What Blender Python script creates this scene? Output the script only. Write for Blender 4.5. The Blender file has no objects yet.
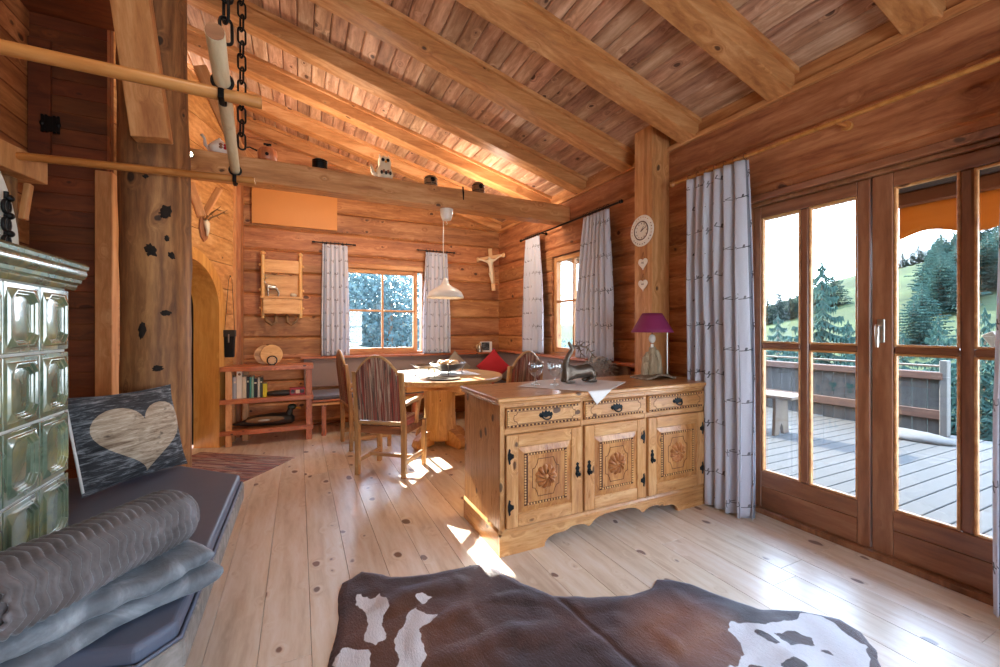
import bpy, math, random
from mathutils import Vector, Matrix, noise
PI=math.pi; R=random.Random(7)
SC=bpy.context.scene; COL=SC.collection
rad=math.radians
# ------------------------------------------------------------------ helpers
def mat_T(loc=(0,0,0),rx=0,ry=0,rz=0,s=(1,1,1)):
    return Matrix.Translation(loc)@Matrix.Rotation(rz,4,'Z')@Matrix.Rotation(ry,4,'Y')@Matrix.Rotation(rx,4,'X')@Matrix.Diagonal((s[0],s[1],s[2],1))
class MB:
    def __init__(s): s.v=[]; s.f=[]; s.m=[]; s.uv={}
    def add(s,vs,fs,M=None,mi=0):
        o=len(s.v)
        for p in vs: s.v.append(M@Vector(p) if M is not None else Vector(p))
        for q in fs: s.f.append([o+i for i in q]); s.m.append(mi)
        return o
    def box(s,x0,x1,y0,y1,z0,z1,M=None,mi=0,c=0.0):
        if c<=0:
            vs=[(x,y,z) for z in (z0,z1) for y in (y0,y1) for x in (x0,x1)]
            s.add(vs,[(0,2,3,1),(4,5,7,6),(0,1,5,4),(2,6,7,3),(0,4,6,2),(1,3,7,5)],M,mi); return s
        # chamfered box
        X=[x0,x1];Y=[y0,y1];Zz=[z0,z1];vs=[];idx={}
        for i in (0,1):
            for j in (0,1):
                for k in (0,1):
                    sx=1 if i==0 else -1; sy=1 if j==0 else -1; sz=1 if k==0 else -1
                    for a in range(3):
                        p=[X[i]+sx*c,Y[j]+sy*c,Zz[k]+sz*c]; p[a]=(X[i],Y[j],Zz[k])[a]
                        idx[(i,j,k,a)]=len(vs); vs.append(tuple(p))
        g=lambda *t: idx[t]
        fs=[]
        for i in (0,1): q=[g(i,0,0,0),g(i,1,0,0),g(i,1,1,0),g(i,0,1,0)]; fs.append(q if i else q[::-1])
        for j in (0,1): q=[g(0,j,0,1),g(1,j,0,1),g(1,j,1,1),g(0,j,1,1)]; fs.append(q if not j else q[::-1])
        for k in (0,1): q=[g(0,0,k,2),g(1,0,k,2),g(1,1,k,2),g(0,1,k,2)]; fs.append(q if k else q[::-1])
        for j in (0,1):
            for k in (0,1): q=[g(0,j,k,1),g(1,j,k,1),g(1,j,k,2),g(0,j,k,2)]; fs.append(q if (j==k) else q[::-1])
        for i in (0,1):
            for k in (0,1): q=[g(i,0,k,0),g(i,1,k,0),g(i,1,k,2),g(i,0,k,2)]; fs.append(q if (i!=k) else q[::-1])
        for i in (0,1):
            for j in (0,1): q=[g(i,j,0,0),g(i,j,1,0),g(i,j,1,1),g(i,j,0,1)]; fs.append(q if (i==j) else q[::-1])
        for i in (0,1):
            for j in (0,1):
                for k in (0,1): q=[g(i,j,k,0),g(i,j,k,1),g(i,j,k,2)]; fs.append(q if (i+j+k)%2==1 else q[::-1])
        s.add(vs,fs,M,mi); return s
    def prism(s,poly,d0,d1,M=None,mi=0,axis='y'):
        # poly in the two other axes; 'y': (x,z); 'x': (y,z); 'z': (x,y)
        n=len(poly)
        def p(a,b,d): return (a,d,b) if axis=='y' else ((d,a,b) if axis=='x' else (a,b,d))
        vs=[p(a,b,d0) for a,b in poly]+[p(a,b,d1) for a,b in poly]
        fs=[tuple(range(n)),tuple(range(2*n-1,n-1,-1))]+[(i,i+n,(i+1)%n+n,(i+1)%n) for i in range(n)]
        s.add(vs,fs,M,mi); return s
    def tube(s,pts,r,seg=10,M=None,mi=0,caps=True,closed=False,flat=1.0,up=None):
        pts=[Vector(p) for p in pts]; n=len(pts)
        rr=r if isinstance(r,(list,tuple)) else [r]*n
        vs=[];T=[]
        for i in range(n):
            a=pts[i-1] if (i>0 or closed) else pts[i]; b=pts[(i+1)%n] if (i<n-1 or closed) else pts[i]
            T.append((b-a).normalized())
        N=Vector(up) if up else (Vector((0,0,1)) if abs(T[0].z)<.9 else Vector((1,0,0)))
        for i in range(n):
            N=(N-T[i]*N.dot(T[i]));N=N.normalized() if N.length>1e-6 else T[i].orthogonal().normalized();B=T[i].cross(N)
            for k in range(seg):
                a=2*PI*k/seg; vs.append(pts[i]+(B*math.cos(a)+N*math.sin(a)*flat)*rr[i])
        fs=[]
        for i in range(n if closed else n-1):
            j=(i+1)%n
            for k in range(seg): fs.append((i*seg+k,i*seg+(k+1)%seg,j*seg+(k+1)%seg,j*seg+k))
        if caps and not closed:
            fs.append(tuple(range(seg-1,-1,-1))); fs.append(tuple((n-1)*seg+k for k in range(seg)))
        s.add(vs,fs,M,mi); return s
    def lathe(s,prof,seg=32,M=None,mi=0,wob=0):
        vs=[];fs=[];n=len(prof)
        for i,(r,z) in enumerate(prof):
            for k in range(seg):
                a=2*PI*k/seg; rr=max(r,1e-4)*(1+wob*noise.noise(Vector((math.cos(a)*2,math.sin(a)*2,z*3))))
                vs.append((rr*math.cos(a),rr*math.sin(a),z))
        for i in range(n-1):
            for k in range(seg): fs.append((i*seg+k,i*seg+(k+1)%seg,(i+1)*seg+(k+1)%seg,(i+1)*seg+k))
        fs.append(tuple(range(seg-1,-1,-1))); fs.append(tuple((n-1)*seg+k for k in range(seg)))
        s.add(vs,fs,M,mi); return s
    def ell(s,c,r,M=None,mi=0,seg=16,rings=10,fn=None):
        vs=[];fs=[]
        for i in range(rings+1):
            t=PI*i/rings
            for k in range(seg):
                a=2*PI*k/seg; p=Vector((math.sin(t)*math.cos(a),math.sin(t)*math.sin(a),math.cos(t)))
                if fn: p=p*fn(p)
                vs.append((c[0]+p.x*r[0],c[1]+p.y*r[1],c[2]+p.z*r[2]))
        for i in range(rings):
            for k in range(seg): fs.append((i*seg+k,(i+1)*seg+k,(i+1)*seg+(k+1)%seg,i*seg+(k+1)%seg))
        s.add(vs,fs,M,mi); return s
    def grid(s,fn,nu,nv,M=None,mi=0,uvfn=None,wrap=False):
        o=len(s.v)
        vs=[fn(i/nu,j/nv) for j in range(nv+1) for i in range(nu+1)]
        fs=[(j*(nu+1)+i,j*(nu+1)+i+1,(j+1)*(nu+1)+i+1,(j+1)*(nu+1)+i) for j in range(nv) for i in range(nu)]
        s.add(vs,fs,M,mi)
        if uvfn:
            for j in range(nv+1):
                for i in range(nu+1): s.uv[o+j*(nu+1)+i]=uvfn(i/nu,j/nv)
        return s
    def build(s,name,mats,parent=None,smooth=None,bevel=0,weld=False,loc=None,seg=2):
        me=bpy.data.meshes.new(name); me.from_pydata([tuple(v) for v in s.v],[],s.f)
        if not isinstance(mats,(list,tuple)): mats=[mats]
        for m in mats: me.materials.append(m)
        if len(mats)>1:
            for p,mi in zip(me.polygons,s.m): p.material_index=mi
        if s.uv:
            ul=me.uv_layers.new(name='UVMap')
            for l in me.loops: ul.data[l.index].uv=s.uv.get(l.vertex_index,(0,0))
        me.validate(); me.update()
        if smooth is not None:
            for p in me.polygons: p.use_smooth=True
            if smooth<180: me.set_sharp_from_angle(angle=rad(smooth))
        o=bpy.data.objects.new(name,me); COL.objects.link(o)
        if parent is not None: o.parent=parent
        if loc: o.location=loc
        if bevel:
            b=o.modifiers.new('bevel','BEVEL'); b.width=bevel; b.segments=seg; b.limit_method='ANGLE'; b.angle_limit=rad(40)
        return o
def tag(o,label,cat,group=None,kind=None):
    if label: o['label']=label
    if cat: o['category']=cat
    if group: o['group']=group
    if kind: o['kind']=kind
    return o
def thing(name,label,cat,loc=(0,0,0),rz=0,group=None):
    o=bpy.data.objects.new(name,None); COL.objects.link(o); o.location=loc; o.rotation_euler=(0,0,rz); o.empty_display_size=.05
    return tag(o,label,cat,group)
def struct(o): o['kind']='structure'; return o
def copy_tree(o,parent=None):
    c=o.copy(); COL.objects.link(c); c.parent=parent
    for ch in o.children: copy_tree(ch,c)
    return c
def skin(name,pts,edges,radii,m,parent=None,sub=2,root=0,loc=None):
    me=bpy.data.meshes.new(name); me.from_pydata(pts,edges,[]); me.materials.append(m)
    o=bpy.data.objects.new(name,me); COL.objects.link(o)
    if parent is not None: o.parent=parent
    if loc: o.location=loc
    o.modifiers.new('skin','SKIN').use_smooth_shade=True
    if not me.skin_vertices:
        bpy.context.view_layer.objects.active=o
    sv=me.skin_vertices[0].data if me.skin_vertices else None
    if sv is None:
        raise RuntimeError('no skin layer')
    for i,r in enumerate(radii):
        sv[i].radius=(r,r) if not isinstance(r,tuple) else r; sv[i].use_root=(i==root)
    ss=o.modifiers.new('ss','SUBSURF'); ss.levels=sub; ss.render_levels=sub
    return o
# ------------------------------------------------------------------ materials
def hexc(h):
    h=h.lstrip('#'); c=[int(h[i:i+2],16)/255 for i in (0,2,4)]
    return tuple([(x/12.92 if x<=.04045 else ((x+.055)/1.055)**2.4) for x in c]+[1])
class NT:
    def __init__(s,name):
        s.mat=bpy.data.materials.new(name); s.mat.use_nodes=True; s.t=s.mat.node_tree; s.b=s.t.nodes['Principled BSDF']; s.out=s.t.nodes['Material Output']
    def n(s,typ,**k):
        x=s.t.nodes.new(typ)
        for a,b in k.items(): setattr(x,a,b)
        return x
    def put(s,inp,v):
        if isinstance(v,bpy.types.NodeSocket): s.t.links.new(v,inp)
        elif v is not None: inp.default_value=v
    def math(s,op,a,b=None,clamp=False):
        x=s.n('ShaderNodeMath',operation=op); x.use_clamp=clamp; s.put(x.inputs[0],a)
        if b is not None: s.put(x.inputs[1],b)
        return x.outputs[0]
    def vm(s,op,a,b=None,out=0):
        x=s.n('ShaderNodeVectorMath',operation=op); s.put(x.inputs[0],a)
        if b is not None: s.put(x.inputs['Scale'] if op=='SCALE' else x.inputs[1],b)
        return x.outputs[out]
    def ramp(s,f,stops,interp='LINEAR'):
        x=s.n('ShaderNodeValToRGB'); x.color_ramp.interpolation=interp; e=x.color_ramp.elements
        while len(e)<len(stops): e.new(.5)
        for i,(p,c) in enumerate(stops): e[i].position=p; e[i].color=hexc(c) if isinstance(c,str) else (c,c,c,1)
        s.put(x.inputs[0],f); return x.outputs[0]
    def mix(s,f,a,b,mode='MIX'):
        x=s.n('ShaderNodeMix',data_type='RGBA',blend_type=mode); s.put(x.inputs[0],f); s.put(x.inputs[6],a); s.put(x.inputs[7],b); return x.outputs[2]
    def noise(s,v,scale,detail=4,rough=.55,dist=0):
        x=s.n('ShaderNodeTexNoise'); s.put(x.inputs['Vector'],v); x.inputs['Scale'].default_value=scale; x.inputs['Detail'].default_value=detail
        x.inputs['Roughness'].default_value=rough; x.inputs['Distortion'].default_value=dist; return x.outputs['Fac']
    def mapv(s,v,sc=(1,1,1),loc=(0,0,0),rot=(0,0,0)):
        x=s.n('ShaderNodeMapping'); s.put(x.inputs[0],v); x.inputs['Scale'].default_value=sc; x.inputs['Location'].default_value=loc; x.inputs['Rotation'].default_value=rot; return x.outputs[0]
    def bump(s,h,st=.3,dist=.01):
        x=s.n('ShaderNodeBump'); x.inputs['Strength'].default_value=st; x.inputs['Distance'].default_value=dist; s.put(x.inputs['Height'],h)
        s.t.links.new(x.outputs[0],s.b.inputs['Normal'])
    def obj(s): return s.n('ShaderNodeTexCoord').outputs['Object']
    def uvc(s): return s.n('ShaderNodeTexCoord').outputs['UV']
def plain(name,c,rough=.5,metal=0,spec=.5,sheen=0,coat=0,trans=0,nz=0,nsc=20,emit=0):
    t=NT(name); col=hexc(c)
    t.b.inputs['Roughness'].default_value=rough; t.b.inputs['Metallic'].default_value=metal; t.b.inputs['Specular IOR Level'].default_value=spec
    t.b.inputs['Sheen Weight'].default_value=sheen; t.b.inputs['Coat Weight'].default_value=coat; t.b.inputs['Transmission Weight'].default_value=trans
    f=t.noise(t.obj(),nsc,5)
    k=nz if nz else .06
    d=tuple([x*(1-k) for x in col[:3]]+[1]); l=tuple([min(1,x*(1+k)) for x in col[:3]]+[1])
    t.put(t.b.inputs['Base Color'],t.mix(f,d,l))
    if emit: t.b.inputs['Emission Color'].default_value=col; t.b.inputs['Emission Strength'].default_value=emit
    return t.mat
def wood(name,dark,mid,light,axis='x',rough=.45,knot='#3a1a0c',kn=1.0,coat=0,var=.35,kscale=1.0,grain=1.0,bump=.25):
    t=NT(name); co=t.obj()
    isl=t.n('ShaderNodeNewGeometry').outputs['Random Per Island']
    off=t.n('ShaderNodeCombineXYZ')
    t.put(off.inputs[0],t.math('MULTIPLY',isl,13.7)); t.put(off.inputs[1],t.math('MULTIPLY',isl,29.3)); t.put(off.inputs[2],t.math('MULTIPLY',isl,7.9))
    v=t.vm('ADD',co,off.outputs[0])
    A,L=1.0,.13
    sc={'x':(L,A,A),'y':(A,L,A),'z':(A,A,L)}[axis]
    gv=t.mapv(v,sc)
    # knots: sparse elongated voronoi cells
    ks=tuple((3.9 if q==A else .28/.13*L*9)*kscale for q in sc)
    wob=t.n('ShaderNodeTexNoise'); wob.inputs['Scale'].default_value=9; t.put(wob.inputs['Vector'],v)
    kv=t.vm('ADD',t.mapv(v,ks),t.vm('SCALE',wob.outputs['Color'],.16))
    vo=t.n('ShaderNodeTexVoronoi'); vo.inputs['Scale'].default_value=2.0; t.put(vo.inputs['Vector'],kv)
    sep=t.n('ShaderNodeSeparateColor'); t.put(sep.inputs[0],vo.outputs['Color'])
    size=t.math('MULTIPLY',t.math('SUBTRACT',sep.outputs[0],1-.72*kn),.30)
    kd=t.math('SUBTRACT',size,vo.outputs['Distance'])
    kmask=t.n('ShaderNodeMapRange'); kmask.inputs['From Min'].default_value=-.015; kmask.inputs['From Max'].default_value=.03; t.put(kmask.inputs['Value'],kd)
    halo=t.n('ShaderNodeMapRange'); halo.inputs['From Min'].default_value=-.35; halo.inputs['From Max'].default_value=.0; t.put(halo.inputs['Value'],kd)
    hv=t.vm('ADD',gv,t.vm('SCALE',wob.outputs['Color'],.012))
    hs=t.n('ShaderNodeCombineXYZ'); hm=t.math('MULTIPLY',t.math('MULTIPLY',halo.outputs[0],halo.outputs[0]),.05)
    for i in range(3): t.put(hs.inputs[i],hm)
    hv=t.vm('ADD',hv,hs.outputs[0])
    g1=t.noise(hv,9*grain,3,.5,.6); g2=t.noise(hv,46*grain,5,.65,.2)
    w=t.n('ShaderNodeTexWave'); w.wave_type='RINGS'; w.rings_direction={'x':'X','y':'Y','z':'Z'}[axis]; w.inputs['Scale'].default_value=5*grain; w.inputs['Distortion'].default_value=7; w.inputs['Detail'].default_value=2; w.inputs['Detail Scale'].default_value=1.2; t.put(w.inputs['Vector'],hv)
    f=t.math('ADD',t.math('MULTIPLY',g1,.5),t.math('ADD',t.math('MULTIPLY',g2,.45),t.math('MULTIPLY',w.outputs['Fac'],.08)))
    c=t.ramp(f,[(.34,dark),(.52,mid),(.70,light)])
    # per board tone
    tone=t.math('ADD',t.math('MULTIPLY',isl,var),1-var*.55)
    hsv=t.n('ShaderNodeHueSaturation'); t.put(hsv.inputs['Value'],tone); t.put(hsv.inputs['Color'],c); t.put(hsv.inputs['Hue'],t.math('ADD',t.math('MULTIPLY',t.math('FRACT',t.math('MULTIPLY',isl,7.3)),.012),.494))
    c=t.mix(t.math('MULTIPLY',kmask.outputs[0],.86),hsv.outputs[0],hexc(knot))
    t.put(t.b.inputs['Base Color'],c)
    t.put(t.b.inputs['Roughness'],t.math('ADD',t.math('MULTIPLY',g2,.2),rough-.1))
    t.b.inputs['Coat Weight'].default_value=coat; t.b.inputs['Coat Roughness'].default_value=.30
    t.bump(t.math('SUBTRACT',g2,t.math('MULTIPLY',kmask.outputs[0],.5)),bump,.002)
    return t.mat
WALL=('#7c4424','#ab7043','#cd9564')
M={}
for ax in 'xyz':
    M['wall_'+ax]=wood('pine_log_wall_'+ax,*WALL,axis=ax,rough=.55,kn=.9)
    M['beam_'+ax]=wood('pine_beam_'+ax,'#a66c3c','#cb9258','#e4b47e',axis=ax,rough=.5,var=.12,kn=.7)
    M['side_'+ax]=wood('sideboard_pine_'+ax,'#ab7440','#ca9458','#e2b67e',axis=ax,rough=.3,coat=.35,kn=1.0,var=.14,kscale=1.25,grain=1.7)
    M['oak_'+ax]=wood('chair_wood_'+ax,'#987042','#bd9460','#d9b682',axis=ax,rough=.35,coat=.3,kn=.3,var=.16,kscale=1.5,grain=2)
    M['shelf_'+ax]=wood('reddish_shelf_pine_'+ax,'#8e4c2c','#b86c40','#d48c5c',axis=ax,rough=.4,coat=.2,var=.18,kscale=2,grain=1.6)
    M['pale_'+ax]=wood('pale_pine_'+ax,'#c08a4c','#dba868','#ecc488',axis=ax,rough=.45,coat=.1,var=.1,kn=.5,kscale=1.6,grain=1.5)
    M['door_'+ax]=wood('door_frame_wood_'+ax,'#6c4026','#8c5a38','#a67450',axis=ax,rough=.4,coat=.25,var=.12,kn=.5)
    M['grey_'+ax]=wood('weathered_grey_wood_'+ax,'#6a645f','#8a837c','#a8a099',axis=ax,rough=.7,var=.25,kn=.4,knot='#4a423c')
M['panel_z']=wood('orange_pine_panel','#96582c','#bb7d42','#d69c60',axis='z',rough=.3,coat=.35,kn=.9,var=.14,kscale=1.25,grain=1.7)
M['floor']=wood('floor_pine','#cdb69a','#e6d5be','#f3e9dc',axis='y',rough=.36,coat=.6,var=.16,kn=1.05,knot='#5a2a14',kscale=1.15,bump=.12)
M['ceil']=wood('ceiling_boards','#8c6048','#c69878','#ecc8aa',axis='y',rough=.6,var=.38,kn=.95,knot='#3c1e12',kscale=1.3)
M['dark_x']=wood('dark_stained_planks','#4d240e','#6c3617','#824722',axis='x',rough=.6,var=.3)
M['lintel']=wood('light_awning_wood','#563014','#6a4125','#7a4e2b',axis='y',rough=.6)
M['log']=wood('old_log_trunk','#5c3a20','#8c6038','#b98852',axis='z',rough=.7,kn=1.0,knot='#140a06',kscale=1.0,var=.0,bump=.6)
M['black']=plain('black_iron','#101012',.45,.6)
M['iron']=plain('blackened_iron','#1c2226',.4,.8)
M['steel']=plain('brushed_steel','#c9c6bd',.3,1.0)
M['white']=plain('white_enamel','#ece6dc',.35,coat=.3)
M['plaster']=plain('white_plaster','#d9dcd6',.75)
M['birch']=wood('birch_pole','#cbb78e','#e6d6b2','#f4eacf',axis='y',rough=.5,kn=.2,var=.05)
M['pole']=wood('round_pine_pole','#a0602a','#bb7a3e','#cc9050',axis='x',rough=.4,coat=.2,kn=.3,var=.05)
M['heater']=plain('orange_heater_panel','#c98744',.55,nz=.02)
M['leather']=plain('dark_leather_seat','#5a6274',.46,nz=.10)
M['cushion']=plain('grey_bench_cushion','#595a66',.62,sheen=.2,nz=.1,nsc=60)
M['mauve']=plain('mauve_upholstery','#97837c',.85,sheen=.2)
M['red']=plain('red_cloth','#b31424',.8,sheen=.2)
M['beigecloth']=plain('beige_cloth','#9f9484',.85)
M['linen']=plain('white_linen','#e6e3e0',.85,nz=.05,nsc=90)
M['purple']=plain('purple_lampshade','#86265a',.7)
M['bronze']=plain('dull_bronze','#6d6258',.38,.8,nz=.3,nsc=30)
M['silver']=plain('silver_metal','#b5b0a6',.3,.95,nz=.15)
M['pewter']=plain('pewter','#7c7266',.3,.9,nz=.3,nsc=40)
M['bone']=plain('bone_white','#ddd0b4',.6)
M['ivory']=plain('ivory_white_wood','#f4efe4',.6)
M['antler']=plain('antler_brown','#7c5a38',.6,nz=.4,nsc=60)
M['carved']=plain('carved_lime_wood','#cda577',.5,nz=.15)
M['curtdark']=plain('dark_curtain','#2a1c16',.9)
M['duckdark']=plain('duck_dark_feathers','#262320',.5,nz=.5,nsc=50)
M['duckgreen']=plain('duck_green_head','#16281c',.3,coat=.3)
M['yellow']=plain('yellow_bill','#c98a1c',.4)
for ax in 'xyz': M['deck_'+ax]=wood('dark_terrace_wood_'+ax,*(('#141210', '#1d1c19', '#262422') if ax=='x' else ('#24201e', '#302f2b', '#3d3b37')),axis=ax,rough=.8,var=.25,kn=.4,knot='#1c1815')
M['outb_y']=wood('terrace_rail_wood','#2f190b','#402616','#4f3320',axis='y',rough=.7,var=.15)
M['outp']=wood('terrace_pale_wood','#392d1e','#4a3c2b','#584a35',axis='z',rough=.7,var=.15)
M['driftwood']=wood('driftwood','#5e5142','#8d7c68','#b5a48c',axis='z',rough=.8,kn=.2,var=.2,grain=3,bump=.8)
M['engrave_shade']=plain('burnt_engraving_and_shade','#4e2409',.7)  # burnt engraving lines, also the painted shade strips behind the dentils
M['outw']=plain('outdoor_pale_stone','#403e3b',.8,nz=.1)
M['scar']=plain('black_knot_bark','#1c120b',.9,nz=.5,nsc=60)
M['concrete']=plain('pale_stone','#c9c6be',.8,nz=.2,nsc=6)
M['awning']=leaf('orange_awning_cloth','#8a4414','#a45a20',.6) if False else None
M['awning2']=plain('grey_awning_case','#272b2f',.6)
def glass(name,tint=(1,1,1,1)):
    t=NT(name); n=t.t.nodes; n.remove(t.b)
    tr=t.n('ShaderNodeBsdfTransparent'); tr.inputs[0].default_value=tint
    gl=t.n('ShaderNodeBsdfGlossy'); gl.inputs['Roughness'].default_value=.02
    lw=t.n('ShaderNodeLayerWeight'); lw.inputs[0].default_value=.5
    fr=t.math('ADD',t.math('MULTIPLY',t.math('POWER',lw.outputs['Facing'],3.0),.6),(.14 if 'drink' in name else .05))
    mx=t.n('ShaderNodeMixShader'); t.put(mx.inputs[0],fr); t.put(mx.inputs[1],tr.outputs[0]); t.put(mx.inputs[2],gl.outputs[0]); t.put(t.out.inputs[0],mx.outputs[0])
    return t.mat
M['glass']=glass('window_glass',(.96,.98,.98,1)); M['wineglass']=glass('drinking_glass',(.93,.96,.97,1))
def curtain_mat():
    t=NT('antler_print_curtain'); uv=t.uvc(); s=t.n('ShaderNodeSeparateXYZ'); t.put(s.inputs[0],uv)
    U,V=s.outputs[0],s.outputs[1]
    cw,ch=.20,.17
    row=t.math('FLOOR',t.math('DIVIDE',V,ch)); fv=t.math('SUBTRACT',t.math('FRACT',t.math('DIVIDE',V,ch)),.5)
    uu=t.math('ADD',t.math('DIVIDE',U,cw),t.math('MULTIPLY',t.math('MODULO',row,2.0),.5))
    fu=t.math('SUBTRACT',t.math('FRACT',uu),.5)
    p=t.n('ShaderNodeCombineXYZ'); t.put(p.inputs[0],t.math('MULTIPLY',fu,cw)); t.put(p.inputs[1],t.math('MULTIPLY',fv,ch)); P=p.outputs[0]
    segs=[((-.045,.018),(-.02,0)),((-.02,0),(.012,-.006)),((.012,-.006),(.04,.012)),((.04,.012),(.034,.034)),((-.02,0),(-.022,.018)),((.005,-.005),(.002,.014)),((.02,0),(.018,.022)),((-.03,.006),(-.05,.0)),((.0,-.006),(.006,-.03))]
    d=None
    for a,b in segs:
        ba=Vector((b[0]-a[0],b[1]-a[1],0)); pa=t.vm('SUBTRACT',P,(a[0],a[1],0))
        h=t.math('MULTIPLY',t.vm('DOT_PRODUCT',pa,tuple(ba),out=1),1/ba.length_squared,clamp=True)
        x=t.n('ShaderNodeVectorMath',operation='SCALE'); x.inputs[0].default_value=tuple(ba); t.put(x.inputs['Scale'],h)
        q=t.vm('LENGTH',t.vm('SUBTRACT',pa,x.outputs[0]),out=1); d=q if d is None else t.math('MINIMUM',d,q)
    m=t.math('LESS_THAN',d,.0026)
    f=t.noise(t.mapv(uv,(300,300,1)),1,2)
    base=t.mix(f,hexc('#c8cbd8'),hexc('#e2e4ee'))
    fade=t.noise(t.mapv(uv,(6,6,1)),1,2)
    c=t.mix(t.math('MULTIPLY',m,t.math('ADD',fade,.3,clamp=True)),base,hexc('#3c3a46'))
    # border stripes near u=0
    st=t.math('LESS_THAN',t.math('ABSOLUTE',t.math('SUBTRACT',U,.06)),.008); c=t.mix(t.math('MULTIPLY',st,.7),c,hexc('#3e4458'))
    st=t.math('LESS_THAN',t.math('ABSOLUTE',t.math('SUBTRACT',U,.14)),.004); c=t.mix(t.math('MULTIPLY',st,.5),c,hexc('#3e4458'))
    t.put(t.b.inputs['Base Color'],c); t.b.inputs['Roughness'].default_value=.85
    tl=t.n('ShaderNodeBsdfTranslucent'); t.put(tl.inputs[0],c); mx=t.n('ShaderNodeMixShader'); mx.inputs[0].default_value=.22
    t.put(mx.inputs[1],t.b.outputs[0]); t.put(mx.inputs[2],tl.outputs[0]); t.put(t.out.inputs[0],mx.outputs[0])
    return t.mat
M['curtain']=curtain_mat()
def stripes(name,axis,cols,scale=55):
    t=NT(name); co=t.obj(); sc=[.8,.8,.8]; sc['xyz'.index(axis)]=scale
    f=t.noise(t.mapv(co,tuple(sc)),1,2,.6)
    n=len(cols); c=t.ramp(f,[(.28+.44*i/n,cols[i]) for i in range(n)],'CONSTANT')
    g=t.noise(co,260,2); t.put(t.b.inputs['Base Color'],t.mix(t.math('MULTIPLY',g,.35),c,hexc('#8a7468'))); t.b.inputs['Roughness'].default_value=.9; t.bump(g,.3,.002)
    return t.mat
CH=['#3a322e','#6e2a28','#a04a40','#5a4e46','#bfa896','#86342c','#463c38','#c07c64','#6e5c54']
M['stripe']=stripes('striped_upholstery','x',CH,36)
M['rug']=stripes('rag_rug_stripes','y',['#1e1826','#8a2c2c','#c09488','#5c1a22','#b8a294','#222c4a','#943c38','#8c7a72'],26)
def tile_mat():
    t=NT('green_glazed_tile'); co=t.obj(); f=t.noise(co,7,4,.6,.6); g=t.noise(co,30,3)
    lw=t.n('ShaderNodeLayerWeight'); lw.inputs[0].default_value=.4
    c=t.ramp(f,[(.3,'#4a6150'),(.5,'#6f7f68'),(.68,'#95935f')])
    t.put(t.b.inputs['Base Color'],c); t.b.inputs['Roughness'].default_value=.2; t.b.inputs['Coat Weight'].default_value=1; t.b.inputs['Coat Roughness'].default_value=.06
    t.b.inputs['Specular IOR Level'].default_value=.8
    t.bump(t.math('ADD',f,t.math('MULTIPLY',g,.3)),.2,.004); return t.mat
M['tile']=tile_mat()
def velvet(name,a,b,c3,sc=5,dirv=(1,1,1)):
    t=NT(name); co=t.mapv(t.obj(),dirv); f=t.noise(co,sc,5,.6,1.2); g=t.noise(co,120,3)
    t.put(t.b.inputs['Base Color'],t.mix(t.math('MULTIPLY',g,.3),t.ramp(f,[(.3,a),(.5,b),(.7,c3)]),hexc(b)))
    t.b.inputs['Roughness'].default_value=.7; t.b.inputs['Sheen Weight'].default_value=.9; t.b.inputs['Sheen Roughness'].default_value=.35; t.b.inputs['Sheen Tint'].default_value=hexc('#aab4bc')
    t.bump(t.math('ADD',f,t.math('MULTIPLY',g,.5)),.4,.006); return t.mat
M['quilt']=velvet('brown_quilted_plush','#443d3d','#696363','#96919a')
M['fleece']=velvet('blue_grey_fleece','#4a4e54','#6e747b','#a4aab0',7)
def pillow_mats():
    out=[]
    for nm,cs in (('dark_weathered_print',('#0b0c0f','#36383d','#93979c')),('pale_heart_print',('#6a5440','#a5937e','#cfc0ac'))):
        t=NT(nm); co=t.mapv(t.obj(),(1,1,7)); f=t.noise(co,9,8,.75,.8); v=t.noise(t.mapv(t.obj(),(1,1,1.6)),9,3)
        c=t.ramp(f,[(.34,cs[0]),(.5,cs[1]),(.66,cs[2])])
        if nm[0]=='p': c=t.mix(t.ramp(v,[(.28,1.0),(.36,0.0)]),c,hexc('#241a14'))
        t.put(t.b.inputs['Base Color'],c); t.b.inputs['Roughness'].default_value=.8; out.append(t.mat)
    return out
M['pil'],M['heart']=pillow_mats()
def hide_mat():
    t=NT('cowhide_hair'); a=t.n('ShaderNodeVertexColor'); a.layer_name='coat'; co=t.obj()
    f=t.noise(t.mapv(co,(1,1,1)),3.2,5,.6,.5); g=t.noise(t.mapv(co,(1,.35,1)),160,3,.7)
    br=t.ramp(f,[(.3,'#1b0f0e'),(.5,'#38211b'),(.68,'#5c3828')])
    wh=t.mix(g,hexc('#cfd0d4'),hexc('#f2f2f3'))
    s=t.n('ShaderNodeSeparateColor'); t.put(s.inputs[0],a.outputs[0])
    w=t.n('ShaderNodeMapRange'); w.inputs['From Min'].default_value=.44; w.inputs['From Max'].default_value=.56; t.put(w.inputs['Value'],t.math('ADD',s.outputs[0],t.math('MULTIPLY',t.math('SUBTRACT',g,.5),.5)))
    br=t.mix(s.outputs[1],br,hexc('#96592a')); br=t.mix(t.math('MULTIPLY',g,.5),br,hexc('#3a2620'))
    t.put(t.b.inputs['Base Color'],t.mix(w.outputs[0],br,wh)); t.b.inputs['Roughness'].default_value=.5; t.b.inputs['Sheen Weight'].default_value=1; t.b.inputs['Sheen Roughness'].default_value=.35; t.b.inputs['Sheen Tint'].default_value=hexc('#a8b0c4')
    t.bump(t.math('ADD',g,t.math('MULTIPLY',f,.3)),.7,.006); return t.mat
M['hide']=hide_mat()
def grass_mat(name,a,b,c):
    t=NT(name); co=t.obj(); f=t.noise(co,.06,6,.6); g=t.noise(co,1.5,4)
    t.put(t.b.inputs['Base Color'],t.ramp(t.math('ADD',t.math('MULTIPLY',f,.7),t.math('MULTIPLY',g,.3)),[(.35,a),(.5,b),(.65,c)])); t.b.inputs['Roughness'].default_value=1; t.b.inputs['Specular IOR Level'].default_value=.1; return t.mat
M['awning']=AWN=None
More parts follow.
